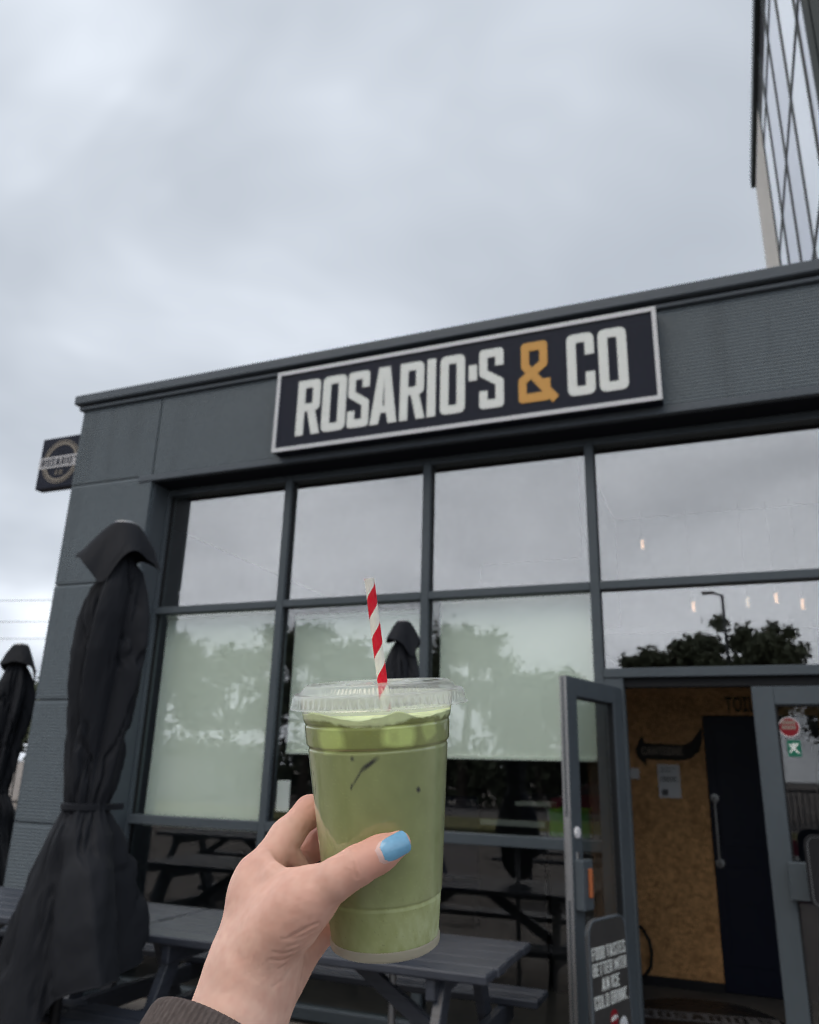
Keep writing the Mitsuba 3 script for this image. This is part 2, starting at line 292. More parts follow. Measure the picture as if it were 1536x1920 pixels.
for i in range(len(MX) - 1):
    x0, x1 = MX[i] + .0305, MX[i + 1] - .0305
    put(R + '__transom', box(x0, x1, -0.033, 0.073, ZT - .028, ZT + .028, 0.004), 'mat_frame')
    put(R + '__transom', box(x0, x1, -0.033, 0.073, 3.745, 3.799, 0.004), 'mat_frame')
    put(R + '__window_pane', sheet([(x0, 0.02, ZT + .03), (x1, 0.02, ZT + .03), (x1, 0.02, 3.744), (x0, 0.02, 3.744)]), 'mat_glass')
    if i == 3:                                         # over the doors
        put(R + '__window_pane', sheet([(x0, 0.02, 2.205), (x1, 0.02, 2.205), (x1, 0.02, ZT - .03), (x0, 0.02, ZT - .03)]), 'mat_glass')
        put(R + '__transom', box(x0, x1, -0.045, 0.073, 2.146, 2.204, 0.004), 'mat_frame')
        put(R + '__door_head', box(x0, x1, 0.0, 0.07, 2.088, 2.1455, 0.003), 'mat_gasket')
    else:
        put(R + '__sill_rail', box(x0, x1, -0.036, 0.073, ZS - .035, ZS + .030, 0.004), 'mat_frame')
        put(R + '__transom', box(x0, x1, -0.033, 0.073, 0.02, 0.09, 0.004), 'mat_frame')
        put(R + '__window_pane', sheet([(x0, 0.02, ZS + .031), (x1, 0.02, ZS + .031), (x1, 0.02, ZT - .03), (x0, 0.02, ZT - .03)]), 'mat_glass_low')
        put(R + '__window_pane', sheet([(x0, 0.02, .091), (x1, 0.02, .091), (x1, 0.02, ZS - .036), (x0, 0.02, ZS - .036)]), 'mat_door_glass')
# roller blinds: two stop short of the sill
def blind(x0, x1, z0, z1, bar):
    t = np.linspace(0, 1, 9); v, f = [], []
    for k, s in enumerate(t):
        for x in (x0, x1): v.append((x, 0.125 + 0.004 * math.sin(3 * s), z1 + (z0 - z1) * s))
    for k in range(8): f += [[2 * k, 2 * k + 1, 2 * k + 3], [2 * k, 2 * k + 3, 2 * k + 2]]
    b = put(R + '__blind', trimesh.Trimesh(np.array(v), np.array(f), process=False), 'mat_blind', True)
    put(b + '__roller', tube([(x0 - .01, 0.14, z1 + .02), (x1 + .01, 0.14, z1 + .02)], 0.022, 12), 'mat_blind')
    if bar: put(b + '__bottom_bar', box(x0, x1, 0.112, 0.136, z0 - .026, z0, 0.004), 'mat_blind')
blind(-4.325, -3.262, 1.10, 2.70, False)
blind(-3.105, -2.022, 1.675, 2.645, True)
blind(-1.910, -0.838, 1.665, 2.72, True)
put(R + '__notice', box(-3.10, -2.995, 0.026, 0.028, 1.255, 1.465, 0), 'mat_paper', label='plain white notice stuck inside the second window')
# inside
put(R + '__floor', box(-5.2, 4.56, 0.08, 6.95, -0.02, 0.004, 0.002), 'mat_floor_dark')
put(R + '__ceiling', box(-5.2, 4.56, 0.08, 6.95, 3.86, 3.92, 0.002), 'mat_wall_dark')
put(R + '__partition', join(box(-5.2, -2.6, 4.6, 4.7, 0, 3.86), box(-0.93, -0.885, 0.40, 2.10, 0, 3.86)), 'mat_wall_dark')
put(R + '__partition', box(-2.6, -0.95, 3.4, 3.5, 0, 3.86), 'mat_wall_dark')
put(R + '__osb_wall', join(box(-0.96, -0.262, 2.10, 2.16, 0.07, 2.42, 0.001), box(-0.262, 3.0, 2.10, 2.16, 2.068, 2.42, 0.001), box(0.62, 3.0, 2.10, 2.16, 0.07, 2.068, 0.001)), 'mat_osb', label='bare strand board wall inside the doorway')
put(R + '__partition', box(-0.96, 3.0, 2.11, 2.15, 2.4205, 3.855, 0.001), 'mat_wall_dark')
put(R + '__partition', box(1.55, 1.60, 0.12, 2.10, 0, 3.855, 0.001), 'mat_wall_dark')
put(R + '__lobby_ceiling', box(-0.884, 1.549, 0.16, 2.099, 2.45, 2.50, 0.001), 'mat_wall_dark')
put(R + '__skirting', box(-0.96, -0.262, 2.085, 2.10, 0.004, 0.07, 0.002), 'mat_wall_dark')
di = R + '__inner_door'
put(di, join(box(-0.258, 0.616, 2.105, 2.15, 0.01, 2.064, 0.004), box(-0.19, 0.55, 2.098, 2.106, 0.2, 0.9, 0.003), box(-0.19, 0.55, 2.098, 2.106, 1.05, 1.95, 0.003)), 'mat_navy', label='dark navy inner door with a long pull handle')
hp = [(-0.215, 2.10, 1.41), (-0.215, 2.045, 1.41), (-0.217, 2.04, 1.40), (-0.217, 2.04, 0.93), (-0.217, 2.045, 0.92), (-0.217, 2.10, 0.92)]
put(di + '__handle', join(tube(hp, 0.011, 10), *[moved(lathe([(0.012, 0), (0.034, 0), (0.034, 0.012), (0.024, 0.016), (0.012, 0.016)], 24), frame((-0.216, 2.10, z), (1, 0, 0), (0, 0, 1))) for z in (1.41, 0.92)]), 'mat_steel_dull', 40)
put(R + '__light_switch', box(-0.90 + .02, -0.80, 2.088, 2.10, 1.54, 1.63, 0.004), 'mat_paper')
tm = meshkit.text_mesh('TOILETS', 0.115, 0.004, bold=True)
put(R + '__lettering', moved(tm, facing((-0.075, 2.0995, 2.10)) @ np.diag([0.62, 1, 1, 1])), 'mat_black_letters', label='black painted word on the board above the inner door')
# pendant bulbs glowing inside
for x, z in ((-0.635, 3.56), (-0.246, 2.97), (0.188, 2.985), (0.41, 3.01), (0.602, 2.95)):
    k = thing('pendant_bulb', {-0.635: 'lit filament bulb seen highest, through the upper window', -0.246: 'lit filament bulb leftmost of the low row behind the window over the doors', 0.188: 'faintest lit filament bulb, second of the row behind the window over the doors',
        0.41: 'lit filament bulb third of the row behind the window over the doors', 0.602: 'lit filament bulb nearest the right edge behind the window over the doors'}[x], 'light bulb', 'filament bulbs hanging inside the restaurant')
    put(k + '__cord', tube([(x, 1.95, z + .09), (x, 1.95, 3.86)], 0.004, 6), 'mat_black')
    put(k + '__holder', tube([(x, 1.95, z + .045), (x, 1.95, z + .09)], 0.018, 10), 'mat_black')
    fl = np.array([(x + 0.012 * math.cos(t * 1.7), 1.95 + 0.012 * math.sin(t * 1.7), z - 0.04 + 0.08 * t / 12) for t in range(13)])
    put(k + '__filament', tube(fl, 0.0045, 6), 'mat_bulb', emitter={'type': 'area', 'radiance': rgb(0.24, 0.13, 0.075)} if x != 0.188 else {'type': 'area', 'radiance': rgb(.11, .08, .06)})
    put(k + '__globe', lathe([(0.002, z - .062), (0.022, z - .055), (0.036, z - .035), (0.040, z - .01), (0.034, z + .018), (0.018, z + .045)], 20).apply_translation((x, 1.95, 0)), 'mat_pet', True)

# left door leaf, open towards the camera, and its jamb
put(R + '__door_jamb', box(-0.749, -0.632, -0.036, 0.074, 0, 2.145, 0.004), 'mat_frame')
def leaf_door(key, hinge, along, W, H, tone='mat_frame', label=None):
    """A glazed metal door leaf standing on its hinge line; along is the unit direction from hinge to free edge."""
    M = frame((hinge[0], hinge[1], 0.012), (along[0], along[1], 0), (0, 0, 1))
    s = 0.118; th = 0.024
    m = join(box(0, s, 0, H, -th, th, 0.004), box(W - s, W, 0, H, -th, th, 0.004), box(s, W - s, H - 0.105, H, -th + .001, th - .001, 0.003), box(s, W - s, 0, 0.19, -th + .001, th - .001, 0.003))
    put(key, moved(m, M), tone, label=label)
    put(key + '__pane', moved(sheet([(s, .19, 0), (W - s, .19, 0), (W - s, H - .105, 0), (s, H - .105, 0)]), M), 'mat_door_glass')
    put(key + '__bead', moved(join(box(s, s + .012, .19, H - .105, -.016, .016, .002), box(W - s - .012, W - s, .19, H - .105, -.016, .016, .002), box(s + .012, W - s - .012, H - .117, H - .105, -.016, .016, .002), box(s + .012, W - s - .012, .19, .202, -.016, .016, .002)), M), 'mat_gasket')
    return M
d1 = R + '__open_door'
al = np.array([-0.205, -0.70]); al /= np.linalg.norm(al)
ML = leaf_door(d1, (-0.668, -0.045), al, 0.725, 2.070, label='left door leaf standing open with a steel edge')
put(d1 + '__edge_strip', moved(join(box(0.7255, 0.730, 0.0, 2.07, -0.021, -0.004, .001), box(0.7255, 0.730, 0.0, 2.07, 0.006, 0.021, .001)), ML), 'mat_steel_dull')
put(d1 + '__lock_plate', moved(box(0.730, 0.733, 0.93, 1.33, -0.012, 0.012, .001), ML), 'mat_steel', label='bright steel lock plate on the door edge')
put(d1 + '__lock_box', moved(box(0.60, 0.715, 0.885, 1.125, -0.075, -0.024, .006), ML), 'mat_frame')
put(d1 + '__grip', moved(box(0.640, 0.668, 0.945, 1.085, -0.094, -0.0755, .006), ML), 'mat_orange', label='orange release grip beside the lock box')
put(d1 + '__cylinder', moved(lathe([(0.001, .012), (0.024, .012), (0.030, .006), (0.030, 0)], 24), ML @ frame((0.672, 1.255, -0.0245), (-1, 0, 0), (0, 1, 0))), 'mat_paper', 30, label='white round sticker on the open door')
put(d1 + '__lever', moved(join(box(0.66, 0.69, 1.06, 1.16, -0.032, -0.0245, .003), box(0.63, 0.685, 1.10, 1.116, -0.06, -0.032, .004)), ML), 'mat_steel', label='steel thumb turn below the round sticker')
# right leaf, closed
d2 = R + '__closed_door'
MR = leaf_door(d2, (0.868, -0.005), (-1, 0), 0.765, 2.072, label='right door leaf, shut, with stickers on its pane')
put(d2 + '__lock_box', box(0.192, 0.312, -0.105, -0.030, 0.948, 1.138, .006), 'mat_frame')
put(d2 + '__screw', join(*[moved(lathe([(0.0005, .004), (0.008, .003), (0.009, 0)], 12), frame((0.300, -0.1055, z), (1, 0, 0), (0, 0, 1))) for z in (1.05, 1.115)]), 'mat_steel')
sg = facing((0.285, -0.0095, 1.852))
st = d2 + '__red_sticker'
put(st, moved(extrude(Point(0, 0).buffer(0.052, quad_segs=12), 0.0012), sg), 'mat_red', label='round red sticker high on the shut door')
put(st + '__rim', moved(extrude(Point(0, 0).buffer(0.0555, quad_segs=12).difference(Point(0, 0).buffer(0.052, quad_segs=12)), 0.0014), sg), 'mat_paper')
put(st + '__lettering', moved(extrude(unary_union([sbox(x, y, x + 0.011, y + 0.022) for y in (-0.012, 0.016) for x in np.arange(-0.038, 0.03, 0.015)]), 0.0014), sg), 'mat_sign_cream')
gg = facing((0.298, -0.0095, 1.735))
st = d2 + '__green_sticker'
put(st, moved(extrude(rr(-0.036, -0.045, 0.036, 0.045, 0.006), 0.0012), gg), 'mat_green_sticker', label='green rectangular sticker below the round red one')
put(st + '__emblem', moved(extrude(unary_union([LineString([(-.022, -.02), (0.02, 0.024)]).buffer(.005), LineString([(-.022, .02), (0.02, -0.024)]).buffer(.005), Point(0, .02).buffer(.009)]), 0.0016), gg), 'mat_sign_white')

# ---------------------------------------------------------------- signs
S = thing('fascia_sign', "long black fascia sign with a pale edge reading ROSARIO'S & CO in tall letters", 'sign')
put(S + '__board', box(-3.135, -0.246, -0.365, -0.262, 3.859, 4.540, 0.004), 'mat_sign_black')
ro, ri = sbox(-3.137, 3.857, -0.244, 4.542), sbox(-3.109, 3.888, -0.272, 4.511)
put(S + '__border', moved(extrude(ro.difference(ri), 0.012), facing((0, -0.365, 0))), 'mat_sign_edge')
xs = {0: (-2.921, -2.715), 1: (-2.702, -2.502), 2: (-2.486, -2.310), 3: (-2.298, -2.084), 4: (-2.062, -1.866), 5: (-1.850, -1.784), 6: (-1.749, -1.563), 7: (-1.535, -1.474), 8: (-1.457, -1.280), 9: (-1.176, -0.900), 10: (-0.838, -0.655), 11: (-0.628, -0.442)}
for i, ch in enumerate("ROSARIO'S&CO"):
    g = glyph(ch); a0, b0, a1, b1 = g.bounds; X0, X1 = xs[i][0] * 1.0073, xs[i][1] * 1.0073
    zz = 0.466
    if ch == "'": g = affinity.translate(sbox(0, 0, 1, 1), 0, 0); a0, a1 = 0, 1; z0, zz = 4.204, 0.126
    else: z0 = 3.970
    g = affinity.affine_transform(g, [(X1 - X0) / (a1 - a0), 0, 0, zz / (1 if ch == "'" else (b1 - min(b0, 0)) if ch != '&' else 1.0), X0 - a0 * (X1 - X0) / (a1 - a0), z0])
    put(S + '__letter', moved(extrude(g, 0.007), facing((0, -0.364, 0))), 'mat_sign_gold' if ch == '&' else 'mat_sign_white')
def roundel(key, M, r, mat_ring, mat_band, mat_text, e=0.0035):
    """A ring with a nameplate across it, in sheet coordinates."""
    put(key + '__ring', moved(extrude(unary_union([Point(0, 0).buffer(r, quad_segs=24).difference(Point(0, 0).buffer(r * 0.95, quad_segs=24)), Point(0, 0).buffer(r * 0.90, quad_segs=24).difference(Point(0, 0).buffer(r * 0.78, quad_segs=24))]), e), M), mat_ring)
    put(key + '__nameplate', moved(extrude(sbox(-r * 1.19, -r * 0.26, r * 1.19, r * 0.26), e * 1.6), M), mat_band)
    polys, w = words("ROSARIO'S", r * 0.34, gap=0.12); s = (r * 2.1) / w
    put(key + '__lettering', moved(extrude(affinity.affine_transform(unary_union(polys), [s, 0, 0, 1, -r * 1.05, -r * 0.17]), e * 2.2), M), mat_text)
    polys, w = words("& CO", r * 0.2)
    put(key + '__lettering', moved(extrude(affinity.translate(unary_union(polys), -w / 2, -r * 0.60), e), M), mat_ring)
P = thing('projecting_sign', 'square black hanging sign with a ring emblem, on the left flank of the restaurant', 'sign')
put(P + '__board', box(-6.31, -5.78, 0.30, 0.40, 4.127, 4.671, 0.004), 'mat_sign_black')
put(P + '__bracket', join(beam((-5.79, 0.35, 4.60), (-5.25, 0.35, 4.60), .03, .03), beam((-5.79, 0.35, 4.20), (-5.25, 0.35, 4.20), .03, .03)), 'mat_black')
roundel(P, facing((-6.03, 0.2995, 4.400)), 0.232, 'mat_sign_cream', 'mat_sign_plate', 'mat_sign_black')
A = thing('arrow_sign', 'dark curved arrow sign pointing left on the strand board wall', 'sign')
arrow = [(-0.815, 1.80), (-0.760, 1.90), (-0.745, 1.845), (-0.42, 1.832), (-0.36, 1.86), (-0.325, 1.90), (-0.272, 1.97), (-0.278, 1.88), (-0.31, 1.79), (-0.38, 1.735), (-0.45, 1.72), (-0.745, 1.725), (-0.74, 1.675), (-0.80, 1.74)]
put(A + '__board', moved(extrude(Polygon(arrow).buffer(0.006), 0.014), facing((0, 2.0985, -0.015))), 'mat_sign_arrow')
am = meshkit.text_mesh('CANTEENE', 0.058, 0.003, bold=True); am.apply_scale((0.335 / am.extents[0], 1, 1))
put(A + '__lettering', moved(am, facing((-0.775, 2.085, 1.742))), 'mat_arrow_letters')
N = thing('paper_notice', 'crumpled white printed notice pinned below the arrow sign', 'notice')
nv = [(x, 2.092 - 0.006 * math.sin(9 * x + 4 * z), z) for z in np.linspace(1.665, 1.40, 7) for x in np.linspace(-0.650, -0.472, 5)]
put(N + '__sheet', trimesh.Trimesh(np.array(nv), np.array([q for i in range(6) for j in range(4) for q in ([i * 5 + j, i * 5 + j + 6, i * 5 + j + 1], [i * 5 + j, i * 5 + j + 5, i * 5 + j + 6])]), process=False), 'mat_paper', True)
put(N + '__print', join(*[box(-0.63, -0.63 + w, 2.081, 2.082, z, z + .007, 0) for z, w in ((1.63, .13), (1.605, .10), (1.56, .14), (1.545, .12), (1.53, .14))], box(-0.625, -0.575, 2.081, 2.082, 1.42, 1.465, 0)), 'mat_print')
# door mat with the roundel
M_ = thing('door_mat', "round black door mat printed with a ring and ROSARIO'S, inside the doorway", 'mat')
put(M_ + '__pile', lathe([(0.001, .022), (0.50, .022), (0.512, .016), (0.515, .006)], 64).apply_translation((-0.37, 1.25, 0)), 'mat_black', 30)
roundel(M_, frame((-0.37, 1.25, 0.0205), (0.985, 0.17, 0), (-0.17, 0.985, 0)), 0.40, 'mat_sign_arrow', 'mat_print', 'mat_black', 0.002)
H = thing('cable', 'black cable looping off the strand board wall beside the jamb', 'cable')
put(H, tube([(-0.86, 2.05, .42), (-0.83, 2.0, .40), (-0.79, 1.98, .34), (-0.775, 1.98, .25), (-0.79, 1.99, .15), (-0.84, 2.0, .08), (-0.90, 2.02, .05)], 0.013, 10), 'mat_black', 40)

# pavement sign in front of the open leaf
B = thing('pavement_sign', 'black round topped board reading FOOD TASTES BETTER WITH AN ICE COLD DRINK', 'sign')
bx = np.array([0.334, 0.943, 0.0]); bu = np.array([-0.02, 0.02, 1.0])
MB = frame((-0.702, -1.20, 0.0), bx, bu)
MB2 = MB
bp = rr(0, -0.2, 0.36, 0.925, 0.065).intersection(sbox(-1, 0.0, 1, 2))
put(B + '__board', moved(extrude(bp, 0.018), MB), 'mat_board')
put(B + '__rim', moved(extrude(bp.difference(bp.buffer(-0.007)), 0.021), MB), 'mat_trim')
put(B + '__foot', moved(join(box(0.02, 0.06, 0.0, 0.03, -0.16, 0.18, .004), box(0.30, 0.34, 0.0, 0.03, -0.16, 0.18, .004)), MB), 'mat_board')
for k, (line, z) in enumerate((('FOOD TASTES', 0.762), ('BETTER WITH', 0.698), ('AN ICE', 0.634), ('COLD DRINK.', 0.570))):
    polys, w = words(line, 0.050, gap=0.15, space=0.22, stroke=0.10); W = {0: .315, 1: .315, 2: .165, 3: .315}[k]
    put(B + '__lettering', moved(extrude(affinity.affine_transform(unary_union(polys), [W / w, 0, 0, 1, 0.18 - W / 2, z]), 0.0205), MB), 'mat_sign_white')
put(B + '__red_badge', moved(extrude(Point(0.19, 0.512).buffer(0.036), 0.0195), MB), 'mat_red', label='red round badge with a pale script stroke')
put(B + '__red_badge__script', moved(extrude(LineString([(0.162, 0.506), (0.172, 0.520), (0.180, 0.506), (0.19, 0.522), (0.198, 0.509), (0.208, 0.522), (0.218, 0.512)]).buffer(0.0035), 0.0205), MB), 'mat_sign_white')
put(B + '__pale_badge', moved(extrude(Point(0.276, 0.470).buffer(0.036), 0.0195), MB), 'mat_sign_edge', label='pale round badge with red marks')
put(B + '__pale_badge__mark', moved(extrude(unary_union([Point(0.264, 0.452).buffer(0.011), Point(0.288, 0.458).buffer(0.012)]), 0.0205), MB), 'mat_red')
put(B + '__dark_badge', moved(extrude(Point(0.105, 0.462).buffer(0.036), 0.0195), MB), 'mat_black')
# board with a rounded metal rim leaning at the shut door
L = thing('leaning_board', 'black board with a rounded rim, cut by the right edge before the shut door', 'sign')
lp = rr(0, 0, 0.52, 0.36, 0.055)
ML2 = frame((0.272, -0.28, 0.935), (0.99, 0.10, 0), (-0.035, 0.02, 1))
put(L + '__panel', moved(extrude(lp.buffer(-0.012), 0.012), ML2), 'mat_black')
put(L + '__rim', moved(extrude(lp.difference(lp.buffer(-0.012)), 0.022), ML2), 'mat_black')
put(L + '__bead', moved(extrude(lp.buffer(-0.0125).difference(lp.buffer(-0.018)), 0.017), ML2), 'mat_lamp_post')
put(L + '__stand', join(beam((0.53, -0.25, 0.0), (0.53, -0.25, 0.94), .04, .04), box(0.33, 0.73, -0.42, -0.08, 0.0, 0.025, .006)), 'mat_black')
# ---------------------------------------------------------------- picnic tables
def picnic_table(x0, x1, yc, label, group, rot=0.0):
    t = thing('picnic_table', label, 'picnic table', group)
    L = x1 - x0; xc = (x0 + x1) / 2
    def pt(m):
        m = m.copy(); m.apply_transform(trimesh.transformations.rotation_matrix(rot, (0, 0, 1))); m.apply_translation((xc, yc, 0.008)); return m
    r = np.random.default_rng(int(abs(xc) * 100))
    w = 0.152
    for i in range(5):
        y = -0.316 + i * 0.158; e = 0.004 * r.standard_normal(2)
        put(t + '__plank', pt(box(-L / 2 + e[0], L / 2 + e[1], y - w / 2 + .002, y + w / 2 - .002, 0.698 + .002 * r.random(), 0.738 + .002 * r.random(), 0.007)), 'mat_wood')
    for s in (-1, 1):
        for i in range(2):
            y = s * (0.58 + 0.13 * i); e = 0.004 * r.standard_normal(2)
            put(t + '__seat_plank', pt(box(-L / 2 + e[0], L / 2 + e[1], y - 0.060, y + 0.060, 0.412, 0.450 + .002 * r.random(), 0.007)), 'mat_wood')
    for sx in (-1, 1):
        x = sx * (L / 2 - 0.24)
        for s in (-1, 1):
            put(t + '__leg', pt(beam((x, s * 0.60, 0.0), (x, s * 0.22, 0.697), 0.045, 0.095, (0, s, 0.5))), 'mat_wood')
        put(t + '__seat_beam', pt(box(x + sx * .024, x + sx * .068, -0.70, 0.70, 0.315, 0.410, .005)), 'mat_wood')
        put(t + '__top_beam', pt(box(x - sx * .024 - .022, x - sx * .024 + .022 - .001, -0.36, 0.36, 0.610, 0.6965, .005)), 'mat_wood')
        put(t + '__brace', pt(beam((x - sx * .07, 0, 0.36), (sx * 0.12, 0, 0.69), 0.045, 0.07)), 'mat_wood')
    return t
G1 = 'picnic tables set along the glass front'
picnic_table(-2.98, -1.06, -1.215, 'dark grey stained picnic table right behind the hand and cup, its right end in view', G1)
picnic_table(-4.94, -3.0, -1.215, 'dark grey stained picnic table half hidden by the big folded parasol at the left edge', G1)
t3 = picnic_table(-6.9, -5.0, -3.9, 'dark grey picnic table out on the car park side, seen only in the window reflection', 'picnic tables seen only in reflections')
t4 = picnic_table(-3.3, -1.4, -6.9, 'dark grey picnic table behind the viewer, seen only in the glass', 'picnic tables seen only in reflections')
# bar inside the third window, with a green crate
k = thing('bar_counter', 'dark bar counter with a pale edge strip behind the third window', 'counter')
put(k + '__body', box(-3.4, -1.50, 1.52, 2.1, 0.004, 1.165), 'mat_wall_dark')
put(k + '__edge_strip', box(-3.4, -1.49, 1.49, 1.52, 1.150, 1.195, .004), 'mat_sign_white')
put(k + '__shelf', box(-1.76, -1.47, 1.60, 1.9, 1.305, 1.335, .004), 'mat_sign_white')
put(k + '__shelf_support', box(-1.50, -1.475, 1.62, 1.88, 1.196, 1.304, .003), 'mat_steel_dull')
k = thing('green_crate', 'bright green crate on a dark stand at the end of the bar counter', 'crate')
put(k + '__stand', box(-1.46, -1.12, 1.5, 1.9, 0.004, 1.085), 'mat_wall_dark')
put(k + '__tub', join(box(-1.455, -1.14, 1.50, 1.52, 1.09, 1.30, .006), box(-1.455, -1.14, 1.86, 1.88, 1.09, 1.30, .006), box(-1.455, -1.435, 1.521, 1.859, 1.09, 1.30, .006), box(-1.16, -1.14, 1.521, 1.859, 1.09, 1.30, .006), box(-1.434, -1.161, 1.521, 1.859, 1.09, 1.11, .003)), 'mat_lime')
def chair(x, y, rot, label):
    t = thing('high_chair', label, 'chair', 'dark chairs inside behind the glass')
    M = trimesh.transformations.rotation_matrix(rot, (0, 0, 1)); M[:3, 3] = (x, y, 0.004)
    put(t + '__seat', moved(box(-.2, .2, -.2, .2, .72, .78, .02), M), 'mat_navy'); put(t + '__backrest', moved(box(-.2, .2, .17, .21, .80, 1.38, .018), M), 'mat_navy')
    for sx in (-1, 1):
        for sy in (-1, 1): put(t + '__leg', moved(beam((sx * .2, sy * .2, 0), (sx * .16, sy * .16, .72), .03, .03, (1, 0, 0)), M), 'mat_black')
chair(-2.10, 1.05, 3.4, 'dark high backed chair behind the third window, just right of the cup')
chair(-1.72, 2.5, 0.3, 'dark high backed chair deep behind the bar counter')

# ---------------------------------------------------------------- folded parasols
from scipy.interpolate import CubicSpline
HOOD = np.array([(-180, .165, .20), (-140, .16, .17), (-92, .222, .200), (-62, .195, .250), (-27, .165, .350), (-4, .165, .240), (18, .165, .175), (50, .180, .205), (84, .218, .235), (130, .16, .17), (180, .165, .20)])
HOOD = CubicSpline(HOOD[:, 0], HOOD[:, 1:], bc_type='periodic')
def parasol(x, y, H, seed, label, group, scale=1.0, turn=0.0, pole='mat_black', zb=0.50):
    t = thing('folded_parasol', label, 'parasol', group)
    r = np.random.default_rng(seed)
    A = np.eye(4); A[:3, :3] *= scale; A = trimesh.transformations.rotation_matrix(turn, (0, 0, 1)) @ A; A[:3, 3] = (x, y, 0.0)
    H = H / scale
    # bundle of cloth: star section with folds, tied at the waist, flaring below
    nth, nz = 144, 150
    th = np.arange(nth) * 2 * np.pi / nth
    ztop, zbot = H - 0.16, zb / scale
    s = np.linspace(0, 1, nz)
    zz = ztop + (zbot - ztop) * s
    R0 = np.interp(s, [0, .05, .10, .165, .25, .40, .50, .565, .590, .605, .625, .66, .74, .86, 1.0], [.055, .125, .172, .205, .212, .175, .155, .132, .116, .114, .136, .195, .285, .365, .415])
    depth = np.interp(s, [0, .08, .2, .5, .58, .62, .70, 1.0], [.10, .40, .56, .48, .18, .16, .46, .56])
    ph = r.random(4) * 6.28
    twist = 1.3 * np.interp(s, [0, .6, 1], [0, .55, .42])
    V = np.zeros((nz, nth, 3))
    for i in range(nz):
        a = th + twist[i] + 0.42 * np.sin(th + ph[0]) + 0.24 * np.sin(2 * th + ph[3] + 1.5 * s[i])
        w = np.clip((s[i] - .60) / .12, 0, 1)
        f = (a * 4 / (2 * np.pi)) % 1.0; f3 = (a * 3 / (2 * np.pi) + .35) % 1.0
        round_ = (1 - np.abs(np.where(f < .30, f / .30, (1 - f) / .70) - 1) * .9) ** .8   # angular folds leaning one way above the tie
        sharp = 1 - np.abs(np.where(f3 < .30, f3 / .30, (1 - f3) / .70) - 1) * 0.95   # flat panels creased at the ribs below it
        lobe = round_ * (1 - w) + sharp * w
        big = 1 + 0.10 * np.cos(th - ph[1]) + 0.08 * np.cos(2 * th - ph[2])
        rad = R0[i] * big * (1 - depth[i] * (1 - lobe))
        wr = meshkit.fbm(np.stack([np.cos(th + twist[i]) * 2.6 + seed, np.sin(th + twist[i]) * 2.6, np.full(nth, zz[i] * 2.6)], -1), 5, seed) - 0.5
        rad = rad * (1 + 0.20 * wr * (1 - .65 * w))
        dg = meshkit.fbm(np.stack([np.cos(th) * 1.6 + 1.1 * zz[i] + seed, np.sin(th) * 1.6 - 0.7 * zz[i], np.full(nth, zz[i] * 1.3)], -1), 4, seed + 31)
        rad = rad * (1 - 0.20 * (1 - w * .5) * np.clip(1 - np.abs(dg - .5) / .045, 0, 1) + .05 * w * np.sin(9 * dg))
        gather = np.exp(-((s[i] - .605) / .035) ** 2) * 0.05 * np.sin(23 * th + ph[1])
        rad = rad * (1 + gather)
        hem = 0.24 * np.cos(th - 0.75) + 0.10 * np.cos(2 * th + 1.9) + 0.05 * (lobe - .5)   # the hem hangs lower on one side
        z = zz[i] + hem * np.clip((s[i] - 0.62) / 0.38, 0, 1) ** 1.2
        V[i] = np.stack([rad * np.cos(th), rad * np.sin(th), z], -1)
    i, j = np.meshgrid(np.arange(nz - 1), np.arange(nth), indexing='ij'); k = (j + 1) % nth
    q = np.stack([i * nth + j, (i + 1) * nth + j, (i + 1) * nth + k, i * nth + k], -1).reshape(-1, 4)
    put(t + '__canopy', moved(trimesh.Trimesh(V.reshape(-1, 3), np.vstack([q[:, [0, 1, 2]], q[:, [0, 2, 3]]]), process=False), A), 'mat_canvas', 48)
    hemline = np.vstack([V[-1], V[-1][:1]])
    put(t + '__hem', moved(tube(hemline, .0045 / scale ** .5, 6, False), A), 'mat_canvas', 60)
    # the vent hood: a small tent whose corners stand out and whose hem arches up between them
    nt, nr = 128, 26
    th = np.arange(nt) * 2 * np.pi / nt; V = np.zeros((nr, nt, 3))
    for i in range(nr):
        u = i / (nr - 1)
        rim, drop = HOOD(np.degrees(th) + 47.3).T                       # hangs low in front, arches up beside it, stands out left and right
        rad = 0.068 + (rim - 0.068) * u ** 0.92
        z = H - 0.006 - drop * u ** 1.15
        rad = rad * (1 + 0.22 * u * (meshkit.fbm(np.stack([np.cos(th) * 2.4 + seed, np.sin(th) * 2, np.full(nt, u * 2)], -1), 3, seed + 4) - .5))
        V[i] = np.stack([rad * np.cos(th), rad * np.sin(th), z], -1)
    i, j = np.meshgrid(np.arange(nr - 1), np.arange(nt), indexing='ij'); k = (j + 1) % nt
    q = np.stack([i * nt + j, (i + 1) * nt + j, (i + 1) * nt + k, i * nt + k], -1).reshape(-1, 4)
    put(t + '__vent_hood', moved(trimesh.Trimesh(V.reshape(-1, 3), np.vstack([q[:, [0, 1, 2]], q[:, [0, 2, 3]]]), process=False), A), 'mat_canvas', 50)
    put(t + '__finial', moved(lathe([(0.0005, H + .018), (0.030, H + .012), (0.060, H + .004), (0.068, H - .008), (0.062, H - .02)], 28), A), 'mat_steel_dull', 40)
    put(t + '__pole', moved(tube([(0, 0, 0.03), (0, 0, H - .02)], 0.024 / scale ** .5, 16), A), pole, 40)
    zt = ztop + (zbot - ztop) * 0.600
    put(t + '__tie', moved(lathe([(0.107, zt - .018), (0.115, zt - .012), (0.116, zt + .012), (0.107, zt + .018)], 40, lambda a, i: 1 + 0.05 * np.cos(a - ph[1])), A), 'mat_canvas', 40)
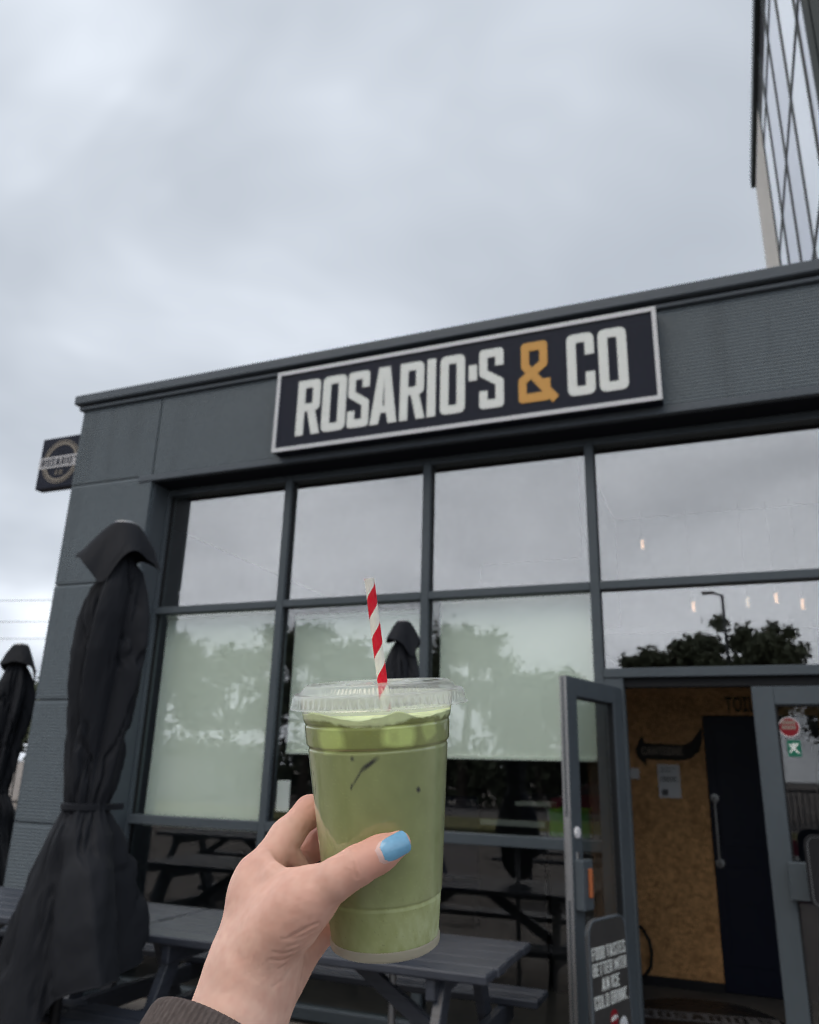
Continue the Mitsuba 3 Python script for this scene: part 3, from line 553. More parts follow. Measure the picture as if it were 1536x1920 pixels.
    put(t + '__tie_end', moved(beam((0.078, 0.072, zt), (0.130, 0.120, zt + .004), .012, .03), A), 'mat_canvas')
    put(t + '__base', moved(lathe([(0.0005, .075), (0.05, .072), (0.24, .05), (0.26, .04), (0.26, .006)], 40), A), 'mat_black', 30)
    return t
G2 = 'folded black parasols on the terrace'
parasol(-2.955, -2.0, 2.775, 3, 'tall folded black parasol in front, tied at the waist, left of the hand', G2)
parasol(-6.28, 0.45, 2.60, 8, 'smaller folded black parasol at the left edge beyond the end of the restaurant', G2, 1.0, 2.2)

parasol(-1.652, -1.2, 2.335, 17, 'slim folded black parasol standing up through the picnic table behind the cup and straw', G2, .56, .75, 'mat_steel_dull', 0.95)

# ---------------------------------------------------------------- the glass tower behind
W = thing('glass_tower', 'tall glazed office block rising behind the restaurant at the top right', 'building')
TX, TN, TF, TZ = 2.381, 7.6, 20.3, 21.9
Z = [0.0, 4.1, 8.0, 11.94, 15.84, 19.72, TZ - 0.45]
Yv = [7.6, 8.40, 10.45, 12.45, 14.55, 16.35]
put(W + '__core', box(TX + .11, TX + 12, TN, TF, 0, TZ - .46, .01), 'mat_tower_frame')
put(W + '__wall', box(TX, TX + .099, 16.42, TF, 0, TZ - .461, .01), 'mat_tower_wall')
put(W + '__parapet', box(TX - .14, TX + 12.1, TN - .1, TF + .10, TZ - .45, TZ, .02), 'mat_tower_frame')
rng = np.random.default_rng(12)
for zi in range(1, len(Z) - 1):
    for yi in range(len(Yv) - 1):
        y0, y1, z0, z1 = Yv[yi] + .04, Yv[yi + 1] - .04, Z[zi] + .05, Z[zi + 1] - .05
        dx = 0.0015 * rng.standard_normal(4)
        put(W + '__pane', sheet([(TX + .006 + dx[0], y0, z0), (TX + .006 + dx[1], y0, z1), (TX + .006 + dx[2], y1, z1), (TX + .006 + dx[3], y1, z0)]), 'mat_tower_glass_clear' if (zi * 3 + yi) % 3 == 1 else 'mat_tower_glass')
for y in Yv: put(W + '__mullion', box(TX - .022, TX + .09, y - .035, y + .035, Z[1], Z[-1] - .001, .006), 'mat_tower_frame')
for z in Z[1:-1]:
    for yi in range(len(Yv) - 1): put(W + '__transom', box(TX - .017, TX + .085, Yv[yi] + .0355, Yv[yi + 1] - .0355, z - .045, z + .045, .006), 'mat_tower_frame')

# ---------------------------------------------------------------- trees, all leaf by leaf
def leaves(rg, centres, radii, count, size, squash=0.85):
    """Leaf-sized quads through the volume of a few clumps, denser near their skins."""
    w = radii ** 2.2; idx = rg.choice(len(centres), count, p=w / w.sum())
    d = rg.standard_normal((count, 3)); d /= np.linalg.norm(d, axis=1, keepdims=True)
    p = centres[idx] + d * (radii[idx] * np.minimum(np.abs(rg.standard_normal(count)) * 0.62 + .05, 1.7))[:, None] * np.array([1.1, 1.1, squash])
    a = rg.standard_normal((count, 3)); a /= np.linalg.norm(a, axis=1, keepdims=True)
    b = np.cross(a, rg.standard_normal((count, 3))); b /= np.linalg.norm(b, axis=1, keepdims=True)
    s = size * (0.6 + 0.8 * rg.random(count))[:, None]
    v = np.stack([p - a * s, p + b * s * .6, p + a * s, p - b * s * .6], 1).reshape(-1, 3)
    k = np.arange(count)[:, None] * 4
    return trimesh.Trimesh(v, np.vstack([k + [0, 1, 2], k + [0, 2, 3]]), process=False)
def tree(x, y, h, spread, seed, label, group=None, mat='mat_leaf_dark', name='tree', low=0.30, count=12000, size=.13):
    t = thing(name, label, 'tree', group); rg = np.random.default_rng(seed)
    top = np.array([x, y, h]); fork = np.array([x + .2 * rg.standard_normal(), y, h * (low + .1)])
    limbs = [tube([(x, y, -.2), (x + .05, y, h * low * .5), tuple(fork)], [h * .032, h * .024, h * .02], 8)]
    C, Rr = [], []
    for k in range(15):
        a = k * 2.4 + rg.random(); u = rg.random()
        e = np.array([x + spread * (.22 + .58 * (1 - u * .75)) * math.cos(a) * .8, y + spread * .7 * math.sin(a) * (1 - u * .4), h * (low + .12 + (.86 - low - .12) * u)])
        m = fork * .45 + e * .55 + np.array([0, 0, -.04 * h])
        limbs.append(tube([tuple(fork), tuple(m), tuple(e)], [h * .012, h * .008, h * .003], 6))
        for q in range(5):
            g = e + np.clip(rg.standard_normal(3), -1.3, 1.3) * spread * np.array([.16, .16, .12]); C.append(g); Rr.append(spread * (.10 + .13 * rg.random() ** 1.5))
            limbs.append(tube([tuple(e), tuple((e + g) / 2 + .04), tuple(g)], [h * .004, h * .003, h * .0015], 5))
    for q in range(9): C.append(np.array([x, y, h * .82]) + rg.standard_normal(3) * spread * np.array([.22, .22, .12])); Rr.append(spread * (.06 + .14 * rg.random()))
    C, Rr = np.array(C), np.array(Rr); C[:, 2] = np.minimum(C[:, 2], h - Rr * .85)
    put(t + '__trunk', join(*limbs), 'mat_bark', 60)
    put(t + '__crown', leaves(rg, C, Rr, count, size), mat)
GT = 'trees across the car park seen as reflections in the windows'
lab = 'leafy tree beyond the car park, visible only as a reflection in the glass'
tree(-3.7, -35, 8.2, 1.9, 1, 'lowest of the dark trees reflected at the left of the window over the doors', GT, count=15000)
tree(-1.1, -35.5, 9.3, 2.6, 31, 'dark tree reflected left of the street lamp in the window over the doors', GT, count=24000)
tree(1.5, -35, 9.3, 2.7, 2, 'broad dark tree reflected right of the street lamp in the window over the doors', GT, count=26000)
tree(-13.2, -35, 9.7, 3.4, 3, 'tall loose tree reflected in the upper left of the third window', GT, 'mat_leaf_mid', low=.4)
tree(-9.3, -35.5, 6.9, 3.4, 4, 'rounded lower tree reflected in the middle of the third window', GT, 'mat_leaf_mid', low=.2)
tree(-6.3, -36, 6.0, 2.4, 14, 'low bushy tree reflected beside the open door', GT, 'mat_leaf_mid', low=.2)
tree(-17.5, -35, 8.6, 3.6, 5, 'leafy tree reflected beside the folded parasol in the second window', GT, 'mat_leaf_mid')
tree(-22.3, -35, 10.2, 4.2, 6, 'high tree reflected in the second window above the cup', GT, 'mat_leaf_mid', count=18000)
tree(-27.5, -35, 9.2, 3.8, 7, 'leafy tree reflected near the right side of the first window', GT, 'mat_leaf_mid')
tree(-33.0, -35, 10.6, 4.6, 9, 'high tree reflected in the left half of the first window', GT, 'mat_leaf_mid', count=18000)
tree(-39.5, -35, 9.0, 4.4, 10, 'leafy tree reflected at the far left edge of the first window', GT, 'mat_leaf_mid')
tree(5.2, -38, 7.4, 2.6, 11, 'small tree reflected at the right edge of the window over the doors', GT)
tree(-22.5, 19.0, 6.3, 2.6, 21, 'bare topped tree in the gap between the left parasol and the restaurant', None, 'mat_leaf_dark', size=.13)
tree(-27.5, 22.0, 5.6, 3.0, 22, 'bushy tree at the far left edge behind the small folded parasol', None, 'mat_leaf_dark')
h = thing('hedge', 'dark clipped hedge running behind the trees on the far side of the car park', 'hedge', kind='stuff')
rg = np.random.default_rng(77)
C = np.stack([np.linspace(-48, -3, 80), -37.5 + .6 * rg.standard_normal(80), 0.7 + 1.7 * rg.random(80)], 1)
put(h, leaves(rg, C, 1.5 + .7 * rg.random(80), 26000, .22), 'mat_leaf_dark'); 
# lamp post, cone, cars: all stand behind the viewer and show in the glass
k = thing('street_lamp', 'tall grey street lamp reflected above the dark trees', 'street lamp')
put(k + '__post', tube([(-.05, -34, -.12), (-.05, -34, 9.85)], [.10, .065], 12), 'mat_lamp_post', 40)
put(k + '__arm', tube([(-.05, -34, 9.80), (-.45, -34, 9.95)], .05, 10), 'mat_lamp_post', 40)
put(k + '__head', box(-.95, -.40, -34.14, -33.86, 9.90, 10.02, .03), 'mat_lamp_post')
k = thing('traffic_cone', 'red and white traffic cone reflected in the shut door', 'cone')
put(k + '__body', lathe([(.19, -.06), (.155, .10), (.12, .28)], 24).apply_translation((.66, -9, -.02)), 'mat_red', 40)
put(k + '__band', lathe([(.12, .28), (.075, .52)], 24).apply_translation((.66, -9, -.02)), 'mat_cone_white', 40)
put(k + '__tip', lathe([(.075, .52), (.035, .74), (.001, .75)], 24).apply_translation((.66, -9, -.02)), 'mat_red', 40)
put(k + '__base', box(.40, .92, -9.26, -8.74, -.115, -.075, .01), 'mat_red')
def car(name, x, y, rot, prof, cabin, width, mat, label, cat):
    """Side outline extruded and chamfered; glazing stands just proud of the cabin sides."""
    t = thing(name, label, cat); M = trimesh.transformations.rotation_matrix(rot, (0, 0, 1)); M[:3, 3] = (x, y, -.12)
    side = frame((0, width / 2, 0), (1, 0, 0), (0, 0, 1)); P = Polygon(prof).buffer(-.06).buffer(.06)
    for wx in (-1.30, 1.35): P = P.difference(Point(wx, .32).buffer(.37))
    inset = frame((0, width / 2 - .06, 0), (1, 0, 0), (0, 0, 1))
    body = join(moved(extrude(P, width - .12), inset), moved(extrude(P.buffer(-.035), width), side))
    put(t + '__body', moved(body, M), mat)
    for s in (-1, 1):
        for g in cabin:
            f = frame((0, s * (width / 2 + .004), 0), (1, 0, 0), (0, 0, 1))
            put(t + '__window', moved(sheet([f[:3, 3] + np.array([a, 0, b]) for a, b in g]), M), 'mat_car_glass')
        for wx in (-1.30, 1.35):
            w = lathe([(.001, .10), (.19, .10), (.21, .085), (.30, .10), (.33, .07), (.33, -.10)], 28)
            kk = put(t + '__wheel', moved(w, M @ frame((wx, s * (width / 2 - .11), .33), (1, 0, 0), (0, 0, 1 if s < 0 else -1))), 'mat_rubber', 30)
            put(kk + '__rim', moved(lathe([(.001, .112), (.18, .106), (.20, .09)], 20), M @ frame((wx, s * (width / 2 - .11), .33), (1, 0, 0), (0, 0, 1 if s < 0 else -1))), 'mat_steel_dull', 30)
        put(t + '__headlight', moved(box(prof[0][0] - .01, prof[0][0] + .12, s * (width / 2 - .30) - .14, s * (width / 2 - .30) + .14, .62, .76, .02), M), 'mat_sign_white')
    return t
car('red_car', -5.2, -29.5, .05, [(-2.05, .25), (-2.08, .75), (-1.1, .95), (-.45, 1.42), (1.0, 1.45), (1.75, .98), (2.05, .9), (2.05, .25)], [[(-.95, .97), (-.40, 1.36), (.25, 1.38), (.25, .97)], [(.32, .97), (.32, 1.38), (.95, 1.38), (1.5, .98)]], 1.75, 'mat_car_red', 'parked red hatchback reflected low in the third window beside the open door', 'car')
car('white_van', -25.6, -29.5, 1.52, [(-2.5, .25), (-2.55, .85), (-1.95, 1.1), (-1.35, 1.95), (2.5, 2.0), (2.55, .25)], [[(-1.75, 1.12), (-1.28, 1.8), (-.55, 1.8), (-.55, 1.12)]], 1.9, 'mat_car_white', 'parked white van reflected low in the first window', 'van')
# overhead wires left of the restaurant
for i, (z0, z1) in enumerate(((13.6, 12.3), (12.1, 11.2), (10.9, 10.4))):
    k = thing('overhead_wire', ('highest', 'middle', 'lowest')[i] + ' of the three faint overhead wires in the sky at the left edge', 'wire', 'overhead wires')
    xs_ = np.linspace(-62, 10, 25); u = np.linspace(0, 1, 25)
    put(k, tube(np.stack([xs_, np.full(25, 38.0 + i), z0 + (z1 - z0) * u - 3.0 * u * (1 - u)], 1), .022, 6), 'mat_black')
f = thing('railing_fence', 'dark metal fence in the gap at the left edge behind the small parasol', 'fence')
for k_ in range(60):
    x = -34 + k_ * .35
    put(f + '__bar', box(x - .02, x + .02, 15.98, 16.02, -.1, 2.0, .004), 'mat_black')
f2 = thing('railing_fence', 'dark railing across the car park reflected in the shut door', 'fence')
for k_ in range(70):
    x = -2.5 + k_ * .2
    put(f2 + '__bar', box(x - .02, x + .02, -30.02, -29.98, -.1, 1.35, .004), 'mat_black')
put(f2 + '__rail', box(-2.6, 11.6, -30.05, -29.95, 1.2, 1.27, .004), 'mat_black')
put(f + '__rail', box(-34.2, -13, 15.95, 16.05, 1.8, 1.86, .004), 'mat_black'); put(f + '__rail', box(-34.2, -13, 15.95, 16.05, .2, .26, .004), 'mat_black')
# ---------------------------------------------------------------- the cup, held up at arm's length
ARM = np.eye(4); ARM[:3, 0], ARM[:3, 1], ARM[:3, 2], ARM[:3, 3] = RIGHT, UP, FWD, EYE   # the holder's own axes: right, up, ahead (metres)
CUP = np.eye(4)                                          # cup axes in those: its foot and its leaning axis
ca = np.array([-0.044, 0.985, 0.165]); ca /= np.linalg.norm(ca)
cx = np.cross([0, 0, -1.0], ca); cx /= np.linalg.norm(cx); cy = np.cross(ca, cx)
CUP[:3, 0], CUP[:3, 1], CUP[:3, 2] = cx, cy, ca
CUP[:3, 3] = np.array([-0.0193, -0.1126, 0.464]) - 0.137 * ca
CW = ARM @ CUP
scene['mat_pet'] = {'type': 'thindielectric', 'int_ior': 1.5, 'ext_ior': 1.0, 'specular_transmittance': rgb(0.97, 0.98, 0.97)}
scene['mat_lid'] = {'type': 'blendbsdf', 'weight': 0.13, 'bsdf_0': {'type': 'thindielectric', 'int_ior': 1.55, 'ext_ior': 1.0},
                    'bsdf_1': {'type': 'principledthin', 'base_color': rgb(0.92, 0.93, 0.92), 'roughness': 0.25, 'spec_trans': 0.0, 'diff_trans': 1.0, 'eta': 1.5}}
scene['mat_film'] = {'type': 'blendbsdf', 'weight': 0.70, 'bsdf_0': {'type': 'thindielectric', 'int_ior': 1.2, 'ext_ior': 1.0},
                     'bsdf_1': {'type': 'principledthin', 'base_color': rgb(0.88, 0.90, 0.86), 'roughness': 0.5, 'spec_trans': 0.0, 'diff_trans': 1.0, 'eta': 1.4}}
scene['mat_drink'] = {'type': 'principled', 'base_color': {'type': 'mesh_attribute', 'name': 'vertex_color'}, 'roughness': 0.42, 'specular': 0.35}
scene['mat_base_ring'] = {'type': 'blendbsdf', 'weight': 0.55, 'bsdf_0': {'type': 'thindielectric', 'int_ior': 1.5, 'ext_ior': 1.0},
                     'bsdf_1': {'type': 'principledthin', 'base_color': rgb(0.82, 0.79, 0.62), 'roughness': 0.4, 'spec_trans': 0.0, 'diff_trans': 1.0, 'eta': 1.4}}
PROF = [(.0290, .0060), (.0303, .0070), (.0307, .0085), (.0309, .0108), (.0306, .0116), (.0309, .0124), (.0331, .0320), (.0325, .0327), (.0325, .0337), (.0334, .0345), (.0406, .1132), (.0402, .1140), (.0402, .1150),
        (.0408, .1158), (.0416, .1168), (.0423, .1262), (.0420, .1270), (.0420, .1280), (.0427, .1290), (.0431, .1303), (.0442, .1370), (.0446, .1440), (.0452, .1446), (.0454, .1440)]
K = thing('plastic_cup', 'clear plastic cup of iced pale green drink with a flat clear lid, held up', 'cup')
put(K + '__shell', moved(lathe(PROF[9:], 128), CW), 'mat_pet', 50)
put(K + '__base', moved(join(lathe([(.0005, .0090), (.022, .0085), (.0275, .0066)] + PROF[:5], 96)), CW), 'mat_base_ring', 50)
hh = lambda h: float(np.interp(h, [p[1] for p in PROF[1:22]], [p[0] for p in PROF[1:22]]))
def shade_drink(p):
    """Colour of the drink where it lies against the wall: pale at the froth, ice cubes showing through, dark slivers where ice touches, milky swirls low down."""
    th, h = -np.arctan2(p[:, 1], p[:, 0]), p[:, 2]
    q = np.stack([np.cos(th) * 2.0, np.sin(th) * 2.0, h * 30], -1)
    n1, n2 = meshkit.fbm(q, 4, 3)[:, None], meshkit.fbm(q * 3.1 + 5, 4, 8)[:, None]
    deep = np.array([.248, .286, .116]); mid = np.array([.322, .360, .157]); froth = np.array([.72, .80, .46]); milk = np.array([.47, .52, .33])
    c = deep + (mid - deep) * np.clip(1.6 * n1 - 0.3, 0, 1)
    c = c * (1 + 0.16 * (n2 - .5))
    up = np.clip((h - .1125) / .004, 0, 1)[:, None]
    c = c * (1 - up) + up * (np.array([.270, .305, .092]) * (1 + .2 * (n2 - .5)))
    lowm = (np.clip((.045 - h) / .03, 0, 1) * (.25 + .75 * np.clip(np.cos(th + .35), 0, 1)))[:, None] * np.clip(2.2 * n2 - .75, 0, 1) * .85
    c = c * (1 - lowm) + lowm * milk
    side = np.clip(np.cos(th - 0.05), 0, 1)[:, None] ** 3 * .45 * np.clip(.3 + 1.2 * n2, 0, 1) + np.clip(np.cos(th - 3.1), 0, 1)[:, None] ** 3 * .30   # dew fogging the flanks
    c = c * (1 - side) + side * milk
    def spot(ct, chh, wt, wh, soft=.35, rot=0.0):
        a, b = (th - ct) * .040, h - chh
        a, b = a * math.cos(rot) + b * math.sin(rot), b * math.cos(rot) - a * math.sin(rot)
        r = np.maximum(np.abs(a) / wt, np.abs(b) / wh) * .6 + np.hypot(a / wt, b / wh) * .4
        return np.clip((1 + soft - r) / (2 * soft), 0, 1)[:, None]
    F0 = -math.pi / 2                                    # the side turned to the holder
    for ct, ch, wt, wh, rot, amt in ((F0 + .33, .1222, .0088, .0055, -.1, 1.0), (F0 - .62, .1215, .0085, .0068, .25, .8), (F0 + .80, .1240, .0050, .0048, .4, .55)):
        m = spot(ct, ch, wt, wh, .24, rot) * amt; c = c * (1 - m) + m * np.array([.58, .68, .24])
    m = spot(F0 + .26, .1222, .0022, .0036, .6) * .35; c = c * (1 - m) + m * np.array([.34, .38, .12])
    edge = np.clip((h - .1318 + .0046 * n1[:, 0] * n2[:, 0] * 2) / .0016, 0, 1)[:, None]; c = c * (1 - edge) + edge * froth * (1 + .35 * (n2 - .5))
    for ct, ch, wt, wh, rot, amt in ((F0 - .075, .1085, .0047, .0011, .62, .95), (F0 - .235, .1026, .0060, .00055, .95, .75), (F0 - .345, .0968, .0016, .0005, 1.3, .8), (F0 + .62, .0930, .0011, .0014, .5, .95), (F0 - .31, .1115, .0009, .0011, 0, .75),
                                     (F0 - 1.16, .1015, .0006, .0014, .5, .6), (F0 - 1.15, .0935, .0007, .0030, -.4, .6)):
        m = spot(ct, ch, wt, wh, .55, rot) * amt; c = c * (1 - m) + m * np.array([.012, .014, .022])
    n3 = meshkit.noise(np.stack([np.cos(th) * 34, np.sin(th) * 34, h * 900], -1), 5)[:, None]   # beads of dew and powder specks
    c = c * (1 + .10 * np.clip((n3 - .72) / .2, 0, 1) * np.clip(1.6 * n1, 0, 1) - .28 * np.clip((.13 - n3) / .1, 0, 1) * np.clip((.06 - h) / .03, .25, 1)[:, None])
    return np.clip(c, 0, 1)
nth = 420; th = np.arange(nth) * 2 * np.pi / nth
tr_ = (-th) % (2 * np.pi)                                # angle as seen by the holder, growing to the right
crest = .1325 + .0012 * np.sin(tr_ * 2 + 1) + .0042 * np.exp(-((tr_ - (1.5 * np.pi + .28)) / .20) ** 2) + .0022 * np.exp(-((tr_ - (1.5 * np.pi - .75)) / .30) ** 2) + .0018 * (meshkit.fbm(np.stack([np.cos(th) * 5, np.sin(th) * 5, 0 * th], -1), 4, 1) - .5)
rows = np.concatenate([np.linspace(.0114, .1130, 150), np.linspace(.1135, .1293, 60)]); V = []
for h in rows: V.append(np.stack([(hh(h) - .0007) * np.cos(th), (hh(h) - .0007) * np.sin(th), np.full(nth, h)], -1))
for u in np.linspace(.2, 1, 6):
    h = .1293 + (crest - .1293) * u; r = np.interp(h, [p[1] for p in PROF[15:22]], [p[0] for p in PROF[15:22]]) - .0007; V.append(np.stack([r * np.cos(th), r * np.sin(th), h], -1))
for k, s in enumerate(np.linspace(.96, 0.02, 14)):
    h = crest * s ** .5 + .1313 * (1 - s ** .5) + .0025 * (meshkit.fbm(np.stack([np.cos(th) * s * 4, np.sin(th) * s * 4, 0 * th], -1), 3, 6) - .5); V.append(np.stack([.0422 * s * np.cos(th), .0422 * s * np.sin(th), h], -1))
V = np.array(V); nr = len(V); i, j = np.meshgrid(np.arange(nr - 1), np.arange(nth), indexing='ij'); k = (j + 1) % nth
q = np.stack([i * nth + j, i * nth + k, (i + 1) * nth + k, (i + 1) * nth + j], -1).reshape(-1, 4)
dm = trimesh.Trimesh(V.reshape(-1, 3), np.vstack([q[:, [0, 1, 2]], q[:, [0, 2, 3]]]), process=False)
put(K + '__drink', moved(dm, CW), 'mat_drink', True, color=shade_drink(dm.vertices), label='pale green milky drink with ice cubes and a frothy top')
put(K + '__film', moved(lathe([(.0427, .1340), (.0433, .1370), (.0436, .1425)], 96), CW), 'mat_film', True)
# lid: fluted skirt, ledge, ribbed shoulder, flat top with raised rings, tabs and the straw slot
n = 840; tri = lambda a, m: 2 * np.abs((a * m / (2 * np.pi)) % 1 - .5)
def flutes(a, i):
    return 1 + (-0.016 * np.clip(tri(a, 70) * 1.6 - .25, 0, 1) * (1, .9, .45, .1)[i - 2] if 2 <= i <= 5 else 0) + (.006 * (tri(a, 120) - .5) if 9 <= i <= 11 else 0)
LP = [(.0503, .1366), (.0500, .1372), (.0494, .1374), (.0490, .1392), (.0487, .1415), (.0484, .1432), (.0480, .1443), (.0470, .1447), (.0452, .1443), (.0440, .1450), (.0424, .1474), (.0412, .1488), (.0404, .1494), (.0392, .1494), (.0386, .1488), (.0330, .1487), (.0326, .1493), (.0310, .1493), (.0306, .1487), (.0002, .1487)]
LP = [(r * 1.036, h) for r, h in LP]
put(K + '__lid', moved(lathe(LP, n, flutes).apply_translation((.0013, 0, 0)), CW), 'mat_lid', 40, label='clear lid with a fluted skirt')
slot = lambda a, r0, r1, w: LineString([(r0 * math.cos(a), r0 * math.sin(a)), (r1 * math.cos(a), r1 * math.sin(a))]).buffer(w)
raised = unary_union([slot(.5 + k * math.pi / 2, .006, .015, .0011) for k in range(4)] + [Point(0, 0).buffer(.0205).difference(Point(0, 0).buffer(.0192)), slot(3.9, .027, .029, .004), slot(2.5, .026, .029, .004), slot(5.6, .026, .029, .003)])
put(K + '__lid__embossing', moved(extrude(raised, .0009), CW @ np.array([[1, 0, 0, 0], [0, 1, 0, 0], [0, 0, 1, .1488], [0, 0, 0, 1.0]])), 'mat_lid')
# straw
s0, s1 = np.array([-.01553, -.1020, .4625]), np.array([-.02400, -.0395, .4700])
sd = s1 - s0; sl = np.linalg.norm(sd); sd /= sl
pts = [s0 - sd * .035 + sd * t for t in np.linspace(0, sl + .035, 60)]
nn = 36; a = np.cross(sd, [0, 0, 1.0]); a /= np.linalg.norm(a); b = np.cross(sd, a)
def straw_wall(r):
    V, UV = [], []
    for t in np.linspace(0, sl + .035, 60):
        for q in range(nn + 1):
            g = q * 2 * math.pi / nn; V.append(s0 + sd * (t - .035) + r * (math.cos(g) * a + math.sin(g) * b)); UV.append((q / nn, t))
    F = [[i * (nn + 1) + q, i * (nn + 1) + q + 1, (i + 1) * (nn + 1) + q + 1, (i + 1) * (nn + 1) + q][m] for i in range(59) for q in range(nn) for m in (0, 1, 2, 0, 2, 3)]
    return trimesh.Trimesh(np.array(V), np.array(F).reshape(-1, 3), process=False), np.array(UV)
def stripes(p, n, uv):
    f = uv.y / .0232 + STRIPE * uv.x + .84
    f = f - dr.floor(f)
    fib = 0.05 * (mikit.fbm(uv.x * 30, uv.y * 900, 0, 2) - .5)
    return mikit.mix((.74, .72, .66), (.62, .018, .035), mikit.smoothstep(.475, .490, f) * (1 - mikit.smoothstep(.985, 1.0, f))) + fib
STRIPE = 1.0
paint('mat_straw', mikit.proc(stripes), 0.6)
paint('mat_straw_inside', (.62, .60, .54), .8)
Q = thing('striped_straw', 'red and white spiral striped paper straw standing in the lid', 'straw')
m, uv = straw_wall(.0030); put(Q + '__wall', moved(m, ARM), 'mat_straw', True, uv=uv)
m, uv = straw_wall(.0025); put(Q + '__lining', moved(m, ARM), 'mat_straw_inside', True)
ringv = []
for r in (.0025, .0030): ringv += [s1 + r * (math.cos(g) * a + math.sin(g) * b) for g in np.arange(nn) * 2 * math.pi / nn]
put(Q + '__lip', moved(trimesh.Trimesh(np.array(ringv), np.array([f for q in range(nn) for f in ([q, (q + 1) % nn, nn + (q + 1) % nn], [q, nn + (q + 1) % nn, nn + q])]), process=False), ARM), 'mat_straw_inside')
# ---------------------------------------------------------------- the holder: bones of the left hand in the arm axes (ends, end radii), metres
HAND = {
    'palm': [(-0.109, -0.3049, 0.357, -0.087, -0.2574, 0.414, 0.03, 0.0245), (-0.087, -0.2574, 0.414, -0.0837, -0.2406, 0.424, 0.0245, 0.0225), (-0.0844, -0.2642, 0.432, -0.0805, -0.2543, 0.448, 0.02, 0.018), (-0.0837, -0.2406, 0.424, -0.0848, -0.2151, 0.436, 0.0225, 0.015), (-0.0848, -0.2151, 0.436, -0.0846, -0.2034, 0.444, 0.015, 0.013), (-0.0845, -0.2475, 0.436, -0.0855, -0.2279, 0.462, 0.02, 0.013), (-0.0814, -0.2573, 0.448, -0.0788, -0.2487, 0.478, 0.018, 0.012), (-0.0769, -0.2649, 0.438, -0.0588, -0.2542, 0.468, 0.014, 0.013), (-0.0774, -0.2344, 0.418, -0.0593, -0.205, 0.41, 0.02, 0.015), (-0.0718, -0.2166, 0.412, -0.0547, -0.2017, 0.409, 0.013, 0.0125), (-0.0846, -0.206, 0.438, -0.0683, -0.2088, 0.421, 0.011, 0.011)],
    'web': [(-0.0809, -0.1915, 0.44, -0.0731, -0.194, 0.426, 0.003, 0.004), (-0.0731, -0.194, 0.426, -0.0627, -0.1949, 0.418, 0.004, 0.0042), (-0.0627, -0.1949, 0.418, -0.0489, -0.1933, 0.411, 0.0042, 0.007)],
    'mound': [(-0.0721, -0.1966, 0.456, -0.0648, -0.2093, 0.461, 0.0085, 0.0075)],
    'thumb': [(-0.0601, -0.2121, 0.412, -0.048, -0.1974, 0.408, 0.0145, 0.012), (-0.048, -0.1974, 0.408, -0.0372, -0.188, 0.405, 0.012, 0.0103), (-0.0372, -0.188, 0.405, -0.0262, -0.1809, 0.4045, 0.0103, 0.0097), (-0.0262, -0.1809, 0.4045, -0.0154, -0.1763, 0.407, 0.0097, 0.0091), (-0.0154, -0.1763, 0.407, -0.0055, -0.1725, 0.4105, 0.0091, 0.0074)],
    'index': [(-0.0834, -0.2028, 0.444, -0.0721, -0.1898, 0.462, 0.012, 0.0099), (-0.0721, -0.1898, 0.462, -0.061, -0.1816, 0.48, 0.0099, 0.0094), (-0.0603, -0.1823, 0.48, -0.0369, -0.1839, 0.506, 0.0094, 0.0084), (-0.0369, -0.1839, 0.506, -0.0113, -0.1884, 0.505, 0.0082, 0.007)],
    'middle': [(-0.0837, -0.2279, 0.462, -0.0717, -0.2139, 0.476, 0.0125, 0.0105), (-0.0719, -0.2165, 0.484, -0.0578, -0.2061, 0.492, 0.01, 0.0092), (-0.0578, -0.2061, 0.492, -0.0316, -0.2039, 0.503, 0.0092, 0.0084), (-0.0316, -0.2039, 0.503, -0.0078, -0.2044, 0.5, 0.0084, 0.007)],
    'ring': [(-0.0803, -0.2398, 0.47, -0.0551, -0.23, 0.485, 0.0115, 0.0094), (-0.0551, -0.23, 0.485, -0.0296, -0.2288, 0.498, 0.0092, 0.0082), (-0.0296, -0.2288, 0.498, -0.0093, -0.2261, 0.492, 0.0082, 0.007)],
    'little': [(-0.0765, -0.2493, 0.476, -0.05, -0.2505, 0.474, 0.0115, 0.0088), (-0.05, -0.2505, 0.474, -0.032, -0.2512, 0.484, 0.0086, 0.0076), (-0.032, -0.2512, 0.484, -0.0156, -0.2482, 0.482, 0.0074, 0.0064)],
}
